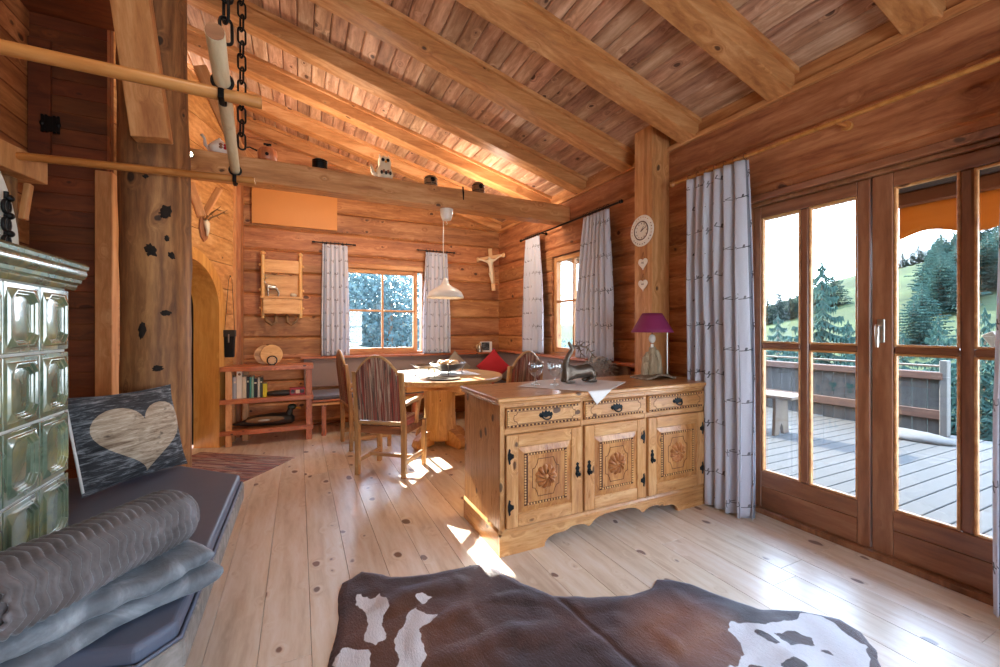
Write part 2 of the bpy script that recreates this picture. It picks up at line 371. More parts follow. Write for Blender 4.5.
M['grass']=grass_mat('alpine_meadow','#23291a','#2c3420','#384127')
def leaf(name,a,b,tl=.3):
    t=NT(name); f=t.noise(t.obj(),3,3); c=t.mix(f,hexc(a),hexc(b)); t.put(t.b.inputs['Base Color'],c); t.b.inputs['Roughness'].default_value=.9; t.b.inputs['Specular IOR Level'].default_value=.1
    x=t.n('ShaderNodeBsdfTranslucent'); t.put(x.inputs[0],c); mx=t.n('ShaderNodeMixShader'); mx.inputs[0].default_value=tl
    t.put(mx.inputs[1],t.b.outputs[0]); t.put(mx.inputs[2],x.outputs[0]); t.put(t.out.inputs[0],mx.outputs[0]); return t.mat
M['spruce']=leaf('spruce_needles','#1d322e','#324b45'); M['leaf']=leaf('broad_leaves','#3a5056','#5f7474',.45); M['awning']=leaf('orange_awning_cloth','#b07436','#c08a50',.6); M['bark']=plain('bark','#5c4a3c',.9)  # spruce and leaf tints pushed bluish and paler, painting in distance haze

# ------------------------------------------------------------------ room numbers
XR,YB=2.82,5.9
SL=.265; CT=.272                      # roof slope, log course height
zr=lambda x: 2.74+SL*(XR-x)           # underside of the rafters
zc=lambda x: 2.885+SL*(XR-x)          # underside of the ceiling boards
def log_wall(name,O,D,N,L,z0,z1,mt,th=.14,opens=(),course=CT,zoff=.05,ch=.02,order=1):
    """boards/logs along D from O, room side face at O, body away along -N (N points into the room)"""
    O=Vector(O);D=Vector(D).normalized();N=Vector(N).normalized();mb=MB()
    k=math.floor((z0-zoff)/course); 
    while zoff+k*course<z1:
        a0=max(z0,zoff+k*course); a1=min(z1,zoff+(k+1)*course); k+=1
        if a1-a0<.004: continue
        cuts=sorted({a0,a1}|{q for o in opens for q in o[2:4] if a0<q<a1})
        for b0,b1 in zip(cuts[:-1],cuts[1:]):
            iv=[(0,L)]
            for o in opens:
                if o[2]<b1-1e-6 and o[3]>b0+1e-6:
                    nv=[]
                    for p,q in iv:
                        if o[0]>p: nv.append((p,min(q,o[0])))
                        if o[1]<q: nv.append((max(p,o[1]),q))
                    iv=[(p,q) for p,q in nv if q-p>.003]
            for p,q in iv:
                c0=ch if b0==a0 else 0; c1=ch if b1==a1 else 0
                pr=[(-th,b0)]+([(-c0,b0),(0,b0+c0*1.1)] if c0 else [(0,b0)])+([(0,b1-c1*1.1),(-c1,b1)] if c1 else [(0,b1)])+[(-th,b1)]
                n=len(pr); vs=[O+D*s_+N*u+Vector((0,0,w)) for s_ in (p,q) for u,w in pr]
                fs=[tuple(range(n)),tuple(range(2*n-1,n-1,-1))]+[(i,i+n,(i+1)%n+n,(i+1)%n) for i in range(n)]
                mb.add(vs,fs)
    return struct(mb.build(name,mt))
# floor
mb=MB(); x=-3.1
while x<2.98:
    w=.185; y=-1.5-R.random()*1.5
    while y<6.05:
        l=2.6+R.random()*1.6; y1=min(y+l,6.05)
        if y1>-1.4: mb.box(x+.0008,x+w-.0008,max(y,-1.4),y1-.001,-.03,0,c=.0012)
        y+=l
    x+=w
fl=struct(mb.build('floor',M['floor']))
sub=MB().box(-3.2,3.0,-1.45,6.1,-.12,-.03).build('trim_6',M['dark_x']); struct(sub)
# ceiling boards following the slope
mb=MB(); x=-1.9
while x<4.55:
    w=.118; a,b=x+.0025,x+w-.0025; c=.009
    mb.prism([(a,zc(a)+c),(a+c,zc(a+c)),(b-c,zc(b-c)),(b,zc(b)+c),(b,zc(b)+.03),(a,zc(a)+.03)],-1.4,6.3); x+=w
struct(mb.build('ceiling',M['ceil']))
mb=MB(); mb.prism([(-1.95,zc(-1.95)+.032),(4.6,zc(4.6)+.032),(4.6,zc(4.6)+.12),(-1.95,zc(-1.95)+.12)],-1.45,6.35); struct(mb.build('trim_7',M['dark_x']))
# walls
log_wall('wall_back',(-1.2,YB,0),(1,0,0),(0,-1,0),XR+1.35,0,4.0,M['wall_x'],opens=[(1.2+.53,1.2+1.60,.93,2.06)])
log_wall('wall_right',(XR,-1.4,0),(0,1,0),(-1,0,0),7.3,0,2.9,M['wall_y'],opens=[(1.4-.95,1.4-.05,.35,1.85),(1.4+.45,1.4+1.86,0,2.10),(1.4+3.62,1.4+4.38,.96,2.13)])
log_wall('wall_front',(-1.9,-1.4,0),(1,0,0),(0,1,0),4.9,0,4.2,M['wall_x'],opens=[(2.1,3.7,.6,1.85)])
log_wall('wall_left',(-1.63,-1.4,0),(0,1,0),(1,0,0),5.3,0,4.2,M['wall_y'],course=.16,ch=.006)
log_wall('wall_partition',(-1.63,3.9,0),(1,0,0),(0,-1,0),.40,0,3.45,M['dark_x'],course=.112,ch=.004,th=.05)
# oblique wall with the arched doorway
W0=Vector((-.64,5.60,0)); WD=Vector((-.349,-.937,0)).normalized(); WN=Vector((WD.y,-WD.x,0)); WN=WN if WN.x>0 else -WN
AS,AR,AZ=.87,.60,1.43   # arch centre along the wall, outer radius, springing height
def obl(s,n,z): return W0+WD*s+WN*n+Vector((0,0,z))
mb=MB(); nseg=24
def wpoly(pts): # pts (s,z), thickness .18 away from the room
    n=len(pts); vs=[obl(s,0,z) for s,z in pts]+[obl(s,-.20,z) for s,z in pts]
    mb.add(vs,[tuple(range(n)),tuple(range(2*n-1,n-1,-1))]+[(i,i+n,(i+1)%n+n,(i+1)%n) for i in range(n)])
ri=AR-.03
zz=.05-CT
while zz<3.7:
    z0,z1=max(zz,0),min(zz+CT-.006,3.7); zz+=CT
    if z1<=0: continue
    def half(z): return 0 if z>=AZ+ri else (ri if z<=AZ else math.sqrt(ri*ri-(z-AZ)**2))
    if half(z0)==0: wpoly([(-.05,z0),(1.7,z0),(1.7,z1),(-.05,z1)]); continue
    for sg in (-1,1):
        edge=[(AS+sg*half(z0+(z1-z0)*i/6),z0+(z1-z0)*i/6) for i in range(7)]
        end=-.05 if sg<0 else 1.7
        wpoly([(end,z0)]+edge+[(end,z1)])
struct(mb.build('wall_oblique',M['beam_y']))
mb=MB(); ro,rn=AR,AR-.115
prof=[]
for side in (0,1):
    r_=ro if side==0 else rn
    prof.append([(AS-r_,0),(AS-r_,AZ*.5)]+[(AS-r_*math.cos(PI*i/nseg),AZ+r_*math.sin(PI*i/nseg)) for i in range(nseg+1)]+[(AS+r_,AZ*.5),(AS+r_,0)])
n=len(prof[0]); vs=[obl(s,d,z) for d in (.025,-.23) for pr in prof for s,z in pr]; fs=[]
for i in range(n-1):
    o,i_,bo,bi=0,n,2*n,3*n
    fs+=[(o+i,o+i+1,i_+i+1,i_+i),(bo+i,bi+i,bi+i+1,bo+i+1),(o+i,bo+i,bo+i+1,o+i+1),(i_+i,i_+i+1,bi+i+1,bi+i)]
fs+=[(0,n,3*n,2*n),(n-1,3*n-1,4*n-1,2*n-1)]
mb.add(vs,fs); struct(mb.build('trim_1',wood('arch_pine','#b67434','#cf9048','#dfa65e',axis='z',rough=.4,coat=.2,var=0,kn=.25),smooth=40))
# corner trim board, dark hall behind the arch
struct(MB().box(-.70,-.64,5.54,5.60,0,3.8,c=.004).build('trim_2',M['beam_z']))
struct(MB().box(-.66,-.60,5.60,5.90,0,3.8).build('trim_3',M['wall_z']))
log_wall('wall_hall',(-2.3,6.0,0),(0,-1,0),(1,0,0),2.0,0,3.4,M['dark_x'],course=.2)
struct(MB().box(-1.95,-1.632,3.60,4.1,0,4.1).build('leak_block_left',M['dark_x'])); struct(MB().box(-1.632,-1.23,3.96,4.02,0,3.45).build('leak_block_back',M['dark_x']))  # unseen blocks added behind the partition corner to stop light leaks
# casing post right of the dark partition, corner post of partition
struct(MB().box(-1.285,-1.19,3.86,3.98,0,2.36,c=.004).build('trim_4',M['beam_z']))
# hatch frame with hinge on the partition
t=thing('hatch_frame','dark wooden hatch board with a black iron hinge high on the plank wall','hatch',(-1.58,3.895,0))
MB().box(-.045,.065,-.03,0,2.42,3.2,c=.003).build('frame_board',M['dark_x'],t)
hm=MB(); hm.box(.03,.11,-.045,-.03,2.58,2.68)
for sx in (.03,.05,.09,.11): hm.box(sx-.007,sx+.007,-.046,-.03,2.57,2.69,c=.003)
for sx in (.03,.11): hm.ell((sx,-.04,2.63),(.014,.010,.02))
hm.build('hinge',M['black'],t)
struct(MB().box(-1.63,-1.02,-1.4,3.9,3.38,3.44).build('trim_5',M['dark_x']))
# rafters
ys=[-.57,.15,.885,1.57,2.274,2.962,3.694,4.41,5.13,5.80]
lab={-.57:None}
names=['behind the camera','nearest','second nearest, above the glazed door','third nearest, ending just right of the wall post','fourth, ending left of the wall post top','fifth, whose foot rests left of the tall wall post','last rafter in front of the tie beam','first rafter behind the tie beam','second rafter behind the tie beam','rafter lying against the far log wall']
LR={1:'sloping pine ceiling rafter nearest the viewer, mostly out of the top right',2:'pine ceiling rafter whose foot shows at the top right above the curtain rod',3:'wide pine ceiling rafter ending above the left end of the long curtain rod',4:'pine ceiling rafter whose foot ends directly right of the tall wall post',5:'pine ceiling rafter ending directly left of the tall wall post',6:'pine ceiling rafter ending closest in front of the horizontal tie beam',7:'pine ceiling rafter whose lower end disappears behind the tie beam end',8:'pine ceiling rafter second behind the tie beam, near the dining corner',9:'pine rafter lying along the top of the far log wall'}
for i,y in enumerate(ys):
    if i==0: continue
    mb=MB(); w=.152
    xe=XR+.02 if i<9 else XR
    mb.prism([(-1.8,zr(-1.8)),(xe,zr(xe)),(xe,zr(xe)+.146),(-1.8,zr(-1.8)+.146)],y,y+w if i<9 else YB)
    o=mb.build('rafter',M['beam_x'],bevel=.006); tag(o,LR[i],'rafter','sloping rafters of the roof')
    for s_,(ya,yb) in enumerate(((y-.028,y),(y+w,y+w+.028))):
        if i==9 and s_: continue
        b=MB().prism([(-1.8,zr(-1.8)+.112),(XR,zr(XR)+.112),(XR,zr(XR)+.144),(-1.8,zr(-1.8)+.144)],ya,yb).build('batten',M['beam_x'],o)
# wall plate moulding on the right wall
struct(MB().box(XR-.03,XR,-1.4,2.56,2.735,2.775,c=.003).build('trim_8',M['beam_y']))
struct(MB().box(XR-.03,XR,2.76,YB,2.735,2.775,c=.003).build('trim_9',M['beam_y']))
o=MB().box(-1.15,XR,3.99,4.17,2.465,2.665).build('tie_beam',M['beam_x'],bevel=.012); tag(o,'horizontal pine tie beam spanning the room with ornaments standing on it','beam')
mb=MB().box(XR-.2,XR,2.557,2.757,0,zc(XR-.2)-.002); o=mb.build('wall_post',M['beam_z'],bevel=.006); tag(o,'tall square pine post on the right wall carrying the round clock','post')
# round trunk
def trunk():
    mb=MB(); seg=40; prof=[]
    vs=[];fs=[];nz=60
    for i in range(nz+1):
        z=3.75*i/nz
        for k in range(seg):
            a=2*PI*k/seg; p=Vector((math.cos(a)*1.4,math.sin(a)*1.4,z*.9))
            r=.165+.009*noise.noise(p*1.3)+.005*noise.noise(p*5)+.010*(1-z/3.75)
            vs.append((r*math.cos(a)+.012*math.sin(z*1.3),r*math.sin(a),z))
    for i in range(nz):
        for k in range(seg): fs.append((i*seg+k,i*seg+(k+1)%seg,(i+1)*seg+(k+1)%seg,(i+1)*seg+k))
    mb.add(vs,fs+[tuple(range(seg-1,-1,-1)),tuple(nz*seg+k for k in range(seg))]); return mb
o=trunk().build('log_column',M['log'],smooth=60,loc=(-.79,3.20,0))
for ang,z,w,h in ((-62,1.93,.030,.050),(-84,1.70,.030,.048),(-52,1.68,.018,.024),(-63,1.34,.030,.018),(-98,1.24,.022,.05),(-60,1.78,.014,.02),(-90,2.12,.02,.014),(-75,1.02,.03,.02)):
    a=rad(ang); kn=MB(); kn.ell((0,0,0),(w,.012,h),seg=16,rings=10,fn=lambda q:1+.45*noise.noise(q*2.5+Vector((ang,z,0)))); k_=kn.build('knot_scar',M['scar'],o,smooth=60,loc=(.165*math.cos(a)+.012*math.sin(z*1.3),.165*math.sin(a),z)); k_.rotation_euler=(0,.2*math.sin(ang),a+PI/2)
if 1: tag(o,'massive round tree trunk column with black knot scars behind the bench','column')
def bar_between(a,b,w,h,mt,name,label,cat,up=(0,0,1)):
    a,b=Vector(a),Vector(b);d=(b-a);L=d.length;z=d.normalized();x=Vector(up).cross(z).normalized();y=z.cross(x)
    Mx=Matrix((x,y,z)).transposed().to_4x4(); Mx.translation=a
    o=MB().box(-w/2,w/2,-h/2,h/2,0,L).build(name,mt,bevel=.006); o.matrix_world=Mx; 
    if label: tag(o,label,cat)
    return o
bar_between((-.735,2.945,2.30),(-.90,2.90,3.75),.17,.10,M['beam_z'],'roof_strut','broad pale pine strut leaning against the front of the trunk column','strut',up=(0,1,0))
bar_between((-.885,4.6,2.56),(-.80,4.62,2.27),.07,.07,M['beam_z'],'roof_strut','short diagonal pine strut under the left end of the tie beam','strut')
bar_between((-.66,4.62,2.55),(-.775,4.63,2.30),.05,.05,M['beam_z'],'roof_strut','thin pine strut meeting the short diagonal one below the tie beam','strut')
bar_between((-.42,4.30,2.67),(-.75,4.28,3.45),.10,.10,M['beam_z'],'roof_strut','diagonal pine strut rising from the tie beam behind the teapot','strut')
bar_between((-.30,4.32,2.66),(-.52,4.32,2.9),.09,.07,M['beam_z'],'roof_strut','short pine strut leaning right of the teapot on the tie beam','strut')
# ------------------------------------------------------------------ glazed door (two leaves) and windows
def ring(mb,a0,a1,z0,z1,w,d0,d1,axis,c=.004,wb=None,wt=None):
    wb=wb or w; wt=wt or w
    def bx(p,q,r,s_):
        if axis=='y': mb.box(d0,d1,p,q,r,s_,c=c)
        else: mb.box(p,q,d0,d1,r,s_,c=c)
    bx(a0,a0+w,z0,z1); bx(a1-w,a1,z0,z1); bx(a0+w,a1-w,z0,z0+wb); bx(a0+w,a1-w,z1-wt,z1)
# outer frame of the door
mb=MB(); ring(mb,.45,1.86,.0,2.105,.012,XR-.012,XR+.13,'y',wb=.035,wt=.025); struct(mb.build('trim_10',M['door_z']))
mb=MB(); mb.box(XR-.045,XR-.001,.45,1.88,2.105,2.15,c=.006); struct(mb.build('trim_11',M['door_y']))
def leaf_(name,y0,y1,yp,handle,lab):
    t=thing(name,None,None,(XR+.02,0,0)); struct(t)
    d0,d1=0,.06
    for p,q in ((y0,yp[0]),(yp[3],y1)): MB().box(d0,d1,p,q,.036,2.08,c=.004).build('stile',M['door_z'],t)
    MB().box(d0,d1,yp[0],yp[3],2.003,2.08,c=.004).build('top_rail',M['door_y'],t)
    MB().box(d0,d1,yp[0],yp[3],.182,.28,c=.004).build('bottom_rail',M['door_y'],t)
    MB().box(d0+.003,d1,yp[0],yp[3],.036,.179,c=.004).build('kick_panel',M['door_y'],t)
    MB().box(d0+.006,d1,yp[1],yp[2],.28,2.003,c=.008).build('glazing_bar',M['door_z'],t)
    for p,q in ((yp[0],yp[1]),(yp[2],yp[3])):
        MB().box(d0+.006,d1,p,q,1.117,1.153,c=.008).build('glazing_bar',M['door_y'],t)
        for r,s_ in ((.28,1.117),(1.153,2.003)):
            MB().box(.034,.038,p-.003,q+.003,r-.003,s_+.003).build('glass_pane',M['glass'],t)
            mb=MB(); ring(mb,p,q,r,s_,.012,.008,.034,'y',c=.003); mb.build('pane_bead',M['beam_y'],t)
    if handle:
        h=MB(); h.box(-.008,0,y0+.045,y0+.075,1.175,1.30,c=.002); h.tube([(-.004,y0+.06,1.255),(-.045,y0+.06,1.255),(-.05,y0+.055,1.24),(-.05,y0+.052,1.14)],[.009,.009,.010,.008],10)
        o=h.build('handle',M['steel'],t); o['label']='silver lever handle'
leaf_('door_1',1.192,1.848,(1.252,1.504,1.553,1.797),False,'')
hy=1.186
leaf_('door_2',.462,1.184,(.54,.801,.846,1.094),False,'')
h=MB(); h.box(XR+.010,XR+.02,1.125,1.158,1.175,1.30,c=.002); h.tube([(XR+.012,1.142,1.265),(XR-.03,1.142,1.265),(XR-.038,1.139,1.25),(XR-.038,1.137,1.15)],[.009,.009,.010,.008],10)
o=h.build('handle',M['steel'],bpy.data.objects['door_2'],smooth=40,loc=(-XR-.02,0,0)); o['label']='silver lever handle'
def window(name,axis,a0,a1,z0,z1,am,zm,face,out,mt,mtz):
    """face: coordinate of frame's room side; out: +1/-1 direction outdoors"""
    loc=(0,face,0) if axis=='x' else (face,0,0)
    t=thing(name,None,None,loc); struct(t); ax='x' if axis=='x' else 'y'
    def part(nm,m,a,b,r,s_,d0,d1,c=.004):
        mb=MB(); 
        if axis=='x': mb.box(a,b,d0,d1,r,s_,c=c)
        else: mb.box(d0,d1,a,b,r,s_,c=c)
        return mb.build(nm,m,t)
    w=.055; H=M[mt+'_'+ax]; V=M[mt+'_z']
    part('jamb',V,a0,a0+w,z0,z1,0,.07); part('jamb',V,a1-w,a1,z0,z1,0,.07)
    part('head',H,a0+w,a1-w,z1-w,z1,0,.07); part('bottom_rail',H,a0+w,a1-w,z0,z0+w,0,.07)
    part('glazing_bar',V,am-.014,am+.014,z0+w,z1-w,.008,.06,.008)
    for p,q in ((a0+w,am-.014),(am+.014,a1-w)):
        part('glazing_bar',H,p,q,zm-.014,zm+.014,.008,.06,.008)
        for r,s_ in ((z0+w,zm-.014),(zm+.014,z1-w)): part('glass_pane',M['glass'],p-.002,q+.002,r-.002,s_+.002,.034,.038,0)
    return t
window('window_1','x',.54,1.535,.93,2.06,1.049,1.496,YB+.02,1,'beam','beam')
window('window_2','y',3.63,4.375,.965,2.12,3.99,1.58,XR+.03,1,'beam','beam')
window('window_3','x',.2,1.8,.6,1.85,1.0,1.3,-1.44,-1,'beam','beam')  # unseen window behind the camera, added to bring in more daylight
window('window_4','y',-.95,-.05,.35,1.85,-.5,1.2,XR+.03,1,'beam','beam')  # second unseen window, added in the right wall to brighten the room
# ledge and padded backrest of the dining corner
struct(MB().box(.02,XR-.10,YB-.11,YB+.02,.865,.892,c=.004).build('trim_12',M['shelf_x']))
struct(MB().box(XR-.10,XR+.03,2.77,YB,.90,.93,c=.004).build('trim_13',M['shelf_y']))
# casing above window 1
struct(MB().box(.45,1.62,YB-.025,YB,2.06,2.13,c=.012).build('trim_14',M['beam_x']))
# rods
def rod(a,b,r,m,label,wallv,n,grp=None,fin=True,loc=None):
    t=thing('curtain_rod',label,'curtain rod',a,0,grp); a,b=Vector(a),Vector(b); d=b-a
    MB().tube([(0,0,0),d],r,14).build('rod',m,t,smooth=40)
    dn=d.normalized()
    if fin:
        for q,sg in ((Vector((0,0,0)),-1),(d,1)):
            f=MB(); f.tube([q,q+dn*sg*.015,q+dn*sg*.022,q+dn*sg*.03,q+dn*sg*.045,q+dn*sg*.055],[r,r*1.0,r*1.7,r*1.2,r*1.8,r*.5],12); f.build('finial',m,t,smooth=50)
    for i in range(n):
        p=d*((i+.5)/n if n>1 else .5); w=Vector(wallv)
        br=MB(); br.tube([p,p+w],r*.8,10); br.tube([p+w*.82,p+w],r*2.0,14); br.build('bracket',m,t,smooth=40)
    return t
rod((XR-.13,2.37,2.40),(XR-.13,.20,2.40),.013,M['pole'],'long thin wooden curtain rod above the glazed terrace door',(.13,0,0),1)
rod((.205,YB-.08,2.355),(.63,YB-.08,2.355),.008,M['iron'],'dark curtain rod left of the far window',(0,.08,0),2,fin=True)
rod((1.55,YB-.08,2.36),(2.02,YB-.08,2.36),.008,M['iron'],'dark curtain rod right of the far window',(0,.08,0),2)
rod((XR-.09,4.97,2.445),(XR-.09,3.08,2.445),.010,M['iron'],'curtain rod with dark ends above the side window',(.09,0,0),2)
def curtain(P0,P1,Q0,Q1,zt,zb,folds,amp,label,nrm,seed=1,pinch=.0,flip=False):
    """P0,P1 ends at the top, Q0,Q1 ends at the bottom (xy); nrm: direction of the fold depth"""
    rr=random.Random(seed); t=thing('curtain',label,'curtain',(P0[0],P0[1],0),0,'antler print curtains'); P0,P1,Q0,Q1=[Vector((p[0],p[1],0)) for p in (P0,P1,Q0,Q1)]; N=Vector(nrm)
    ph=[rr.uniform(-.5,.5) for _ in range(folds+2)]; am=[rr.uniform(.6,1.15) for _ in range(folds+2)]
    wid=(Q1-Q0).length*2.1
    def fn(u,v):
        z=zt+(zb-zt)*v; a=P0.lerp(P1,u); b=Q0.lerp(Q1,u); sm=v*v*(3-2*v); sm=min(1,v*1.6); p=a.lerp(b,sm)-P0
        f=u*folds; i=int(min(f,folds-1e-6)); w=am[i]*(1-(f-i))+am[i+1]*(f-i)
        ss=math.sin(2*PI*f+ph[0]*2+.5*math.sin(v*3+i)*v); ss=math.copysign(abs(ss)**.8,ss)
        d=amp*w*ss*(.55+.45*min(1,v*3))+ .25*amp*noise.noise(Vector((u*7+seed,v*3,0)))
        tang=(P1-P0).normalized(); s2=amp*.5*math.sin(4*PI*f+ph[1])
        return p+N*d+tang*s2*.6+Vector((0,0,z))
    mb=MB(); mb.grid(fn,folds*14,48,uvfn=lambda u,v:((1-u if flip else u)*wid,zt+(zb-zt)*v))
    o=mb.build('fabric',M['curtain'],t,smooth=180); s=o.modifiers.new('th','SOLIDIFY'); s.thickness=.004; s.offset=0
    for k in range(folds+1):
        p=(P1-P0)*((k+.15)/(folds+.3)); cx=p+Vector((0,0,zt+.022)); rg=MB(); ax=(P1-P0).normalized()
        pts=[cx+N*.020*math.cos(a)+Vector((0,0,.020*math.sin(a))) for a in [2*PI*j/12 for j in range(12)]]
        rg.tube(pts,.003,6,closed=True); rg.build('curtain_ring',M['lintel'] if zt<2.39 and zt>2.36 else M['iron'],t,smooth=180)
    return t
curtain((XR-.14,2.25),(XR-.14,1.79),(XR-.17,2.21),(XR-.19,1.72),2.375,.015,6,.062,'long grey antler-print curtain beside the sideboard, left of the glazed door',(-1,0,0),3,flip=True)
curtain((XR-.14,.66),(XR-.14,.26),(XR-.17,.685),(XR-.17,.25),2.375,.05,6,.035,'grey antler-print curtain at the right edge of the photo',(-1,0,0),5)
curtain((.27,YB-.085),(.575,YB-.085),(.255,YB-.085),(.60,YB-.085),2.335,.90,6,.025,'grey antler-print curtain left of the far window',(0,-1,0),8)
curtain((1.63,YB-.085),(1.95,YB-.085),(1.57,YB-.13),(1.98,YB-.13),2.34,.90,6,.025,'grey antler-print curtain right of the far window behind the hanging lamp',(0,-1,0),9)
curtain((XR-.10,4.84),(XR-.10,4.52),(XR-.10,4.92),(XR-.12,4.40),2.42,.94,6,.028,'grey antler-print curtain on the corner side of the side window',(-1,0,0),11)
curtain((XR-.10,3.60),(XR-.10,3.21),(XR-.11,3.72),(XR-.14,3.10),2.42,.94,7,.034,'grey antler-print curtain on the post side of the side window',(-1,0,0),13)
# ------------------------------------------------------------------ terrace and land outside
GX=XR+.16
mb=MB(); y=-2.5
while y<9.5:
    mb.box(GX-.02,7.45,y+.004,y+.146,-.14,-.10,c=.004); y+=.15
struct(mb.build('floor_terrace',M['deck_x']))
RX=7.3
t=thing('terrace_railing','weathered wooden terrace railing with heart cut-outs beyond the glazed door','railing',(RX,2.3,-.1))
MB().box(-.06,.06,0,7.2,.70,.80,c=.01).build('hand_rail',M['outb_y'],t)
MB().box(-.03,.05,0,7.2,.86,.885,c=.004).build('cap_rail',M['outp'],t)
MB().box(-.05,-.02,0,7.2,.20,.32,c=.006).build('lower_rail',M['outb_y'],t)
def heart_outline(n=28,sx=1,sz=1):
    return [(sx*16*math.sin(a)**3/17,sz*(13*math.cos(a)-5*math.cos(2*a)-2*math.cos(3*a)-math.cos(4*a))/17) for a in [2*PI*k/n for k in range(n)]]
bm=MB(); y=.02; k=0
while y<7.1: bm.box(0,.022,y,y+.142,.0+.01*R.random(),.70,c=.003); y+=.15; k+=1
bm.build('board_panel',M['deck_z'],t)
for hy_ in (1.22,1.0,4.6):
    h=MB(); h.prism([(hy_+a*.055,.50+b*.06) for a,b in heart_outline()],-.004,-.001,axis='x'); h.prism([(hy_+a*.03,.42+b*.02) for a,b in heart_outline()],-.004,-.001,axis='x'); h.build('heart_cutout',M['spruce'],t)
for y in (0,2.4,4.8,7.1): MB().box(-.055,.055,y-.035,y+.035,0,.95,c=.006).build('post',M['outw'] if y==0 else M['deck_z'],t)
t=thing('garden_bench','pale wooden bench with curved side panels on the terrace','bench',(5.55,3.35,-.1),.1)
MB().box(-.2,.24,-.30,1.5,.47,.515,c=.008).build('bench_top',M['outp'],t)
for y in (-.1,1.3): MB().prism([(-.17,0),(-.06,0),(-.03,.10),(.0,.14),(.03,.10),(.06,0),(.19,0),(.15,.47),(-.13,.47)],y,y+.04).build('side_panel',M['outp'],t,bevel=.004)
bar_between((6.6,1.0,-.1),(6.6,1.75,1.2),.09,.09,M['outp'],'garden_brace','slanted pale timber brace outside at the right terrace edge','brace',up=(1,0,0))
o=MB().ell((0,0,0),(.22,.45,.08),fn=lambda p:1+.12*noise.noise(p*3),seg=24,rings=12).build('stone_slab',M['outw'],smooth=60,loc=(6.8,2.5,-.08)); tag(o,'pale flat boulder at the far edge of the terrace','stone')
# awning and eaves
t=thing('awning','orange awning with scalloped valance rolled up outside above the door','awning',(3.55,-1.0,0))
MB().box(-.06,.06,0,2.37,2.13,2.26,c=.02).build('cassette',M['awning2'],t); MB().box(-.02,.05,0,2.35,2.04,2.13,c=.01).build('front_bar',M['lintel'],t)
def val(u,v):
    y=2.345*u; zb=1.845+.026*math.cos(2*PI*y/.44); return (.02+.004*math.sin(y*22),y,2.05+(zb-2.05)*v)
mb=MB().grid(val,120,4); o=mb.build('valance',M['awning'],t,smooth=180); s=o.modifiers.new('s','SOLIDIFY'); s.thickness=.003
for y in (.3,2.2): MB().box(-.55,-.06,y,y+.03,2.19,2.23).build('bracket_arm',M['steel'],t)
# land: one heightfield seen from the house, valley below and alpine slope beyond
def elev(px):   # skyline in image-like bearing (tan of elevation)
    T=[(-400,.10),(200,.10),(340,.05),(430,.03),(520,.02),(600,.02),(700,.03),(765,.062),(798,.088),(836,.128),(855,.14),(896,.155),(957,.196),(1000,.242),(1100,.30),(1400,.34),(2500,.2)]
    for (a,b),(c,d) in zip(T,T[1:]):
        if a<=px<=c: return b+(d-b)*(px-a)/(c-a)
    return .1
fw=Vector((.4339,.9010)); rt=Vector((.9010,-.4339))
def ground(x,y):
    r=math.hypot(x,y); c=x*fw.x+y*fw.y; s=x*rt.x+y*rt.y
    th=math.atan2(s,c); px=500+418*math.tan(max(-1.25,min(1.25,th)))
    cc=max(.3,math.cos(th))
    rm=min(1,max(0,(r-45)/150)); zz=(elev(px)*cc*r*rm**.8+1.25*rm)
    base=-2.2-7*min(1,max(0,(r-9)/35))*(1-rm)
    nb=0
    if y>7 and -5<x<9:   # grassy bank behind the house, falling towards the right
        k=min(1,(y-7)/2.5)*max(0,min(1,(5.5-x)/2.5)); nb=k*(3.25-.20*(x-1.2)-.5*min(1,max(0,(y-11)/8)))*max(0,1-max(0,(r-14)/40))*max(0,min(1,(9-x)/5))
    return base+zz+nb+.25*noise.noise(Vector((x*.2,y*.2,0)))
mb=MB()
NA,NR=150,70
def gf(u,v):
    th=rad(-75+165*u); r=5.5*(230/5.5)**v if v<1 else 232
    x=fw.x*math.cos(th)*r+rt.x*math.sin(th)*r; y=fw.y*math.cos(th)*r+rt.y*math.sin(th)*r
    return (x,y,ground(x,y) if not (x<7.5 and y<6.4) else -2.2)
mb.grid(gf,NA,NR); o=mb.build('meadow_terrain',M['grass'],smooth=180); struct(o)
def spruce(name,h,w,seed,dens=1.0):
    rr=random.Random(seed); mb=MB(); n=int(22*dens)
    for i in range(n):
        f=i/n; z=h*(.10+.88*f); r=w*(1-f)**.85*(1+.18*rr.uniform(-1,1)); m=9 if f<.7 else 6
        for k in range(m):
            a=2*PI*(k+rr.random()*.7)/m+i; L=r*rr.uniform(.75,1.15)
            d=Vector((math.cos(a),math.sin(a),0)); s_=Vector((-d.y,d.x,0)); dr=h*.022
            nn=6; p=Vector((0,0,z))
            for j in range(nn):
                g0=j/nn; g1=(j+1)/nn; c0=p+d*L*g0+Vector((0,0,-dr*math.sin(g0*2.2)*1.6)); c1=p+d*L*g1+Vector((0,0,-dr*math.sin(g1*2.2)*1.6))
                ww=L*.30*(1-g0*.75)*rr.uniform(.6,1.1)
                for sg in (-1,1):
                    e=c0.lerp(c1,.9)+s_*sg*ww+d*L*.08+Vector((0,0,-dr*rr.uniform(.3,1.3)))
                    mb.add([c0,c1,e],[(0,1,2)])
                    e2=c0.lerp(c1,.5)+s_*sg*ww*.4+Vector((0,0,-dr*rr.uniform(.8,1.8))); mb.add([c0,c1,e2],[(0,1,2)])
    t=thing(name,'','spruce tree'); mb.build('foliage',M['spruce'],t)
    MB().tube([(0,0,-.1),(0,0,h*.9)],[w*.05,.002],8).build('trunk',M['bark'],t); return t
def place_px(px,d):  # ground point at bearing and distance from the house
    th=math.atan2(px-500,418); x=(fw.x*math.cos(th)+rt.x*math.sin(th))*d; y=(fw.y*math.cos(th)+rt.y*math.sin(th))*d; return x,y,ground(x,y)
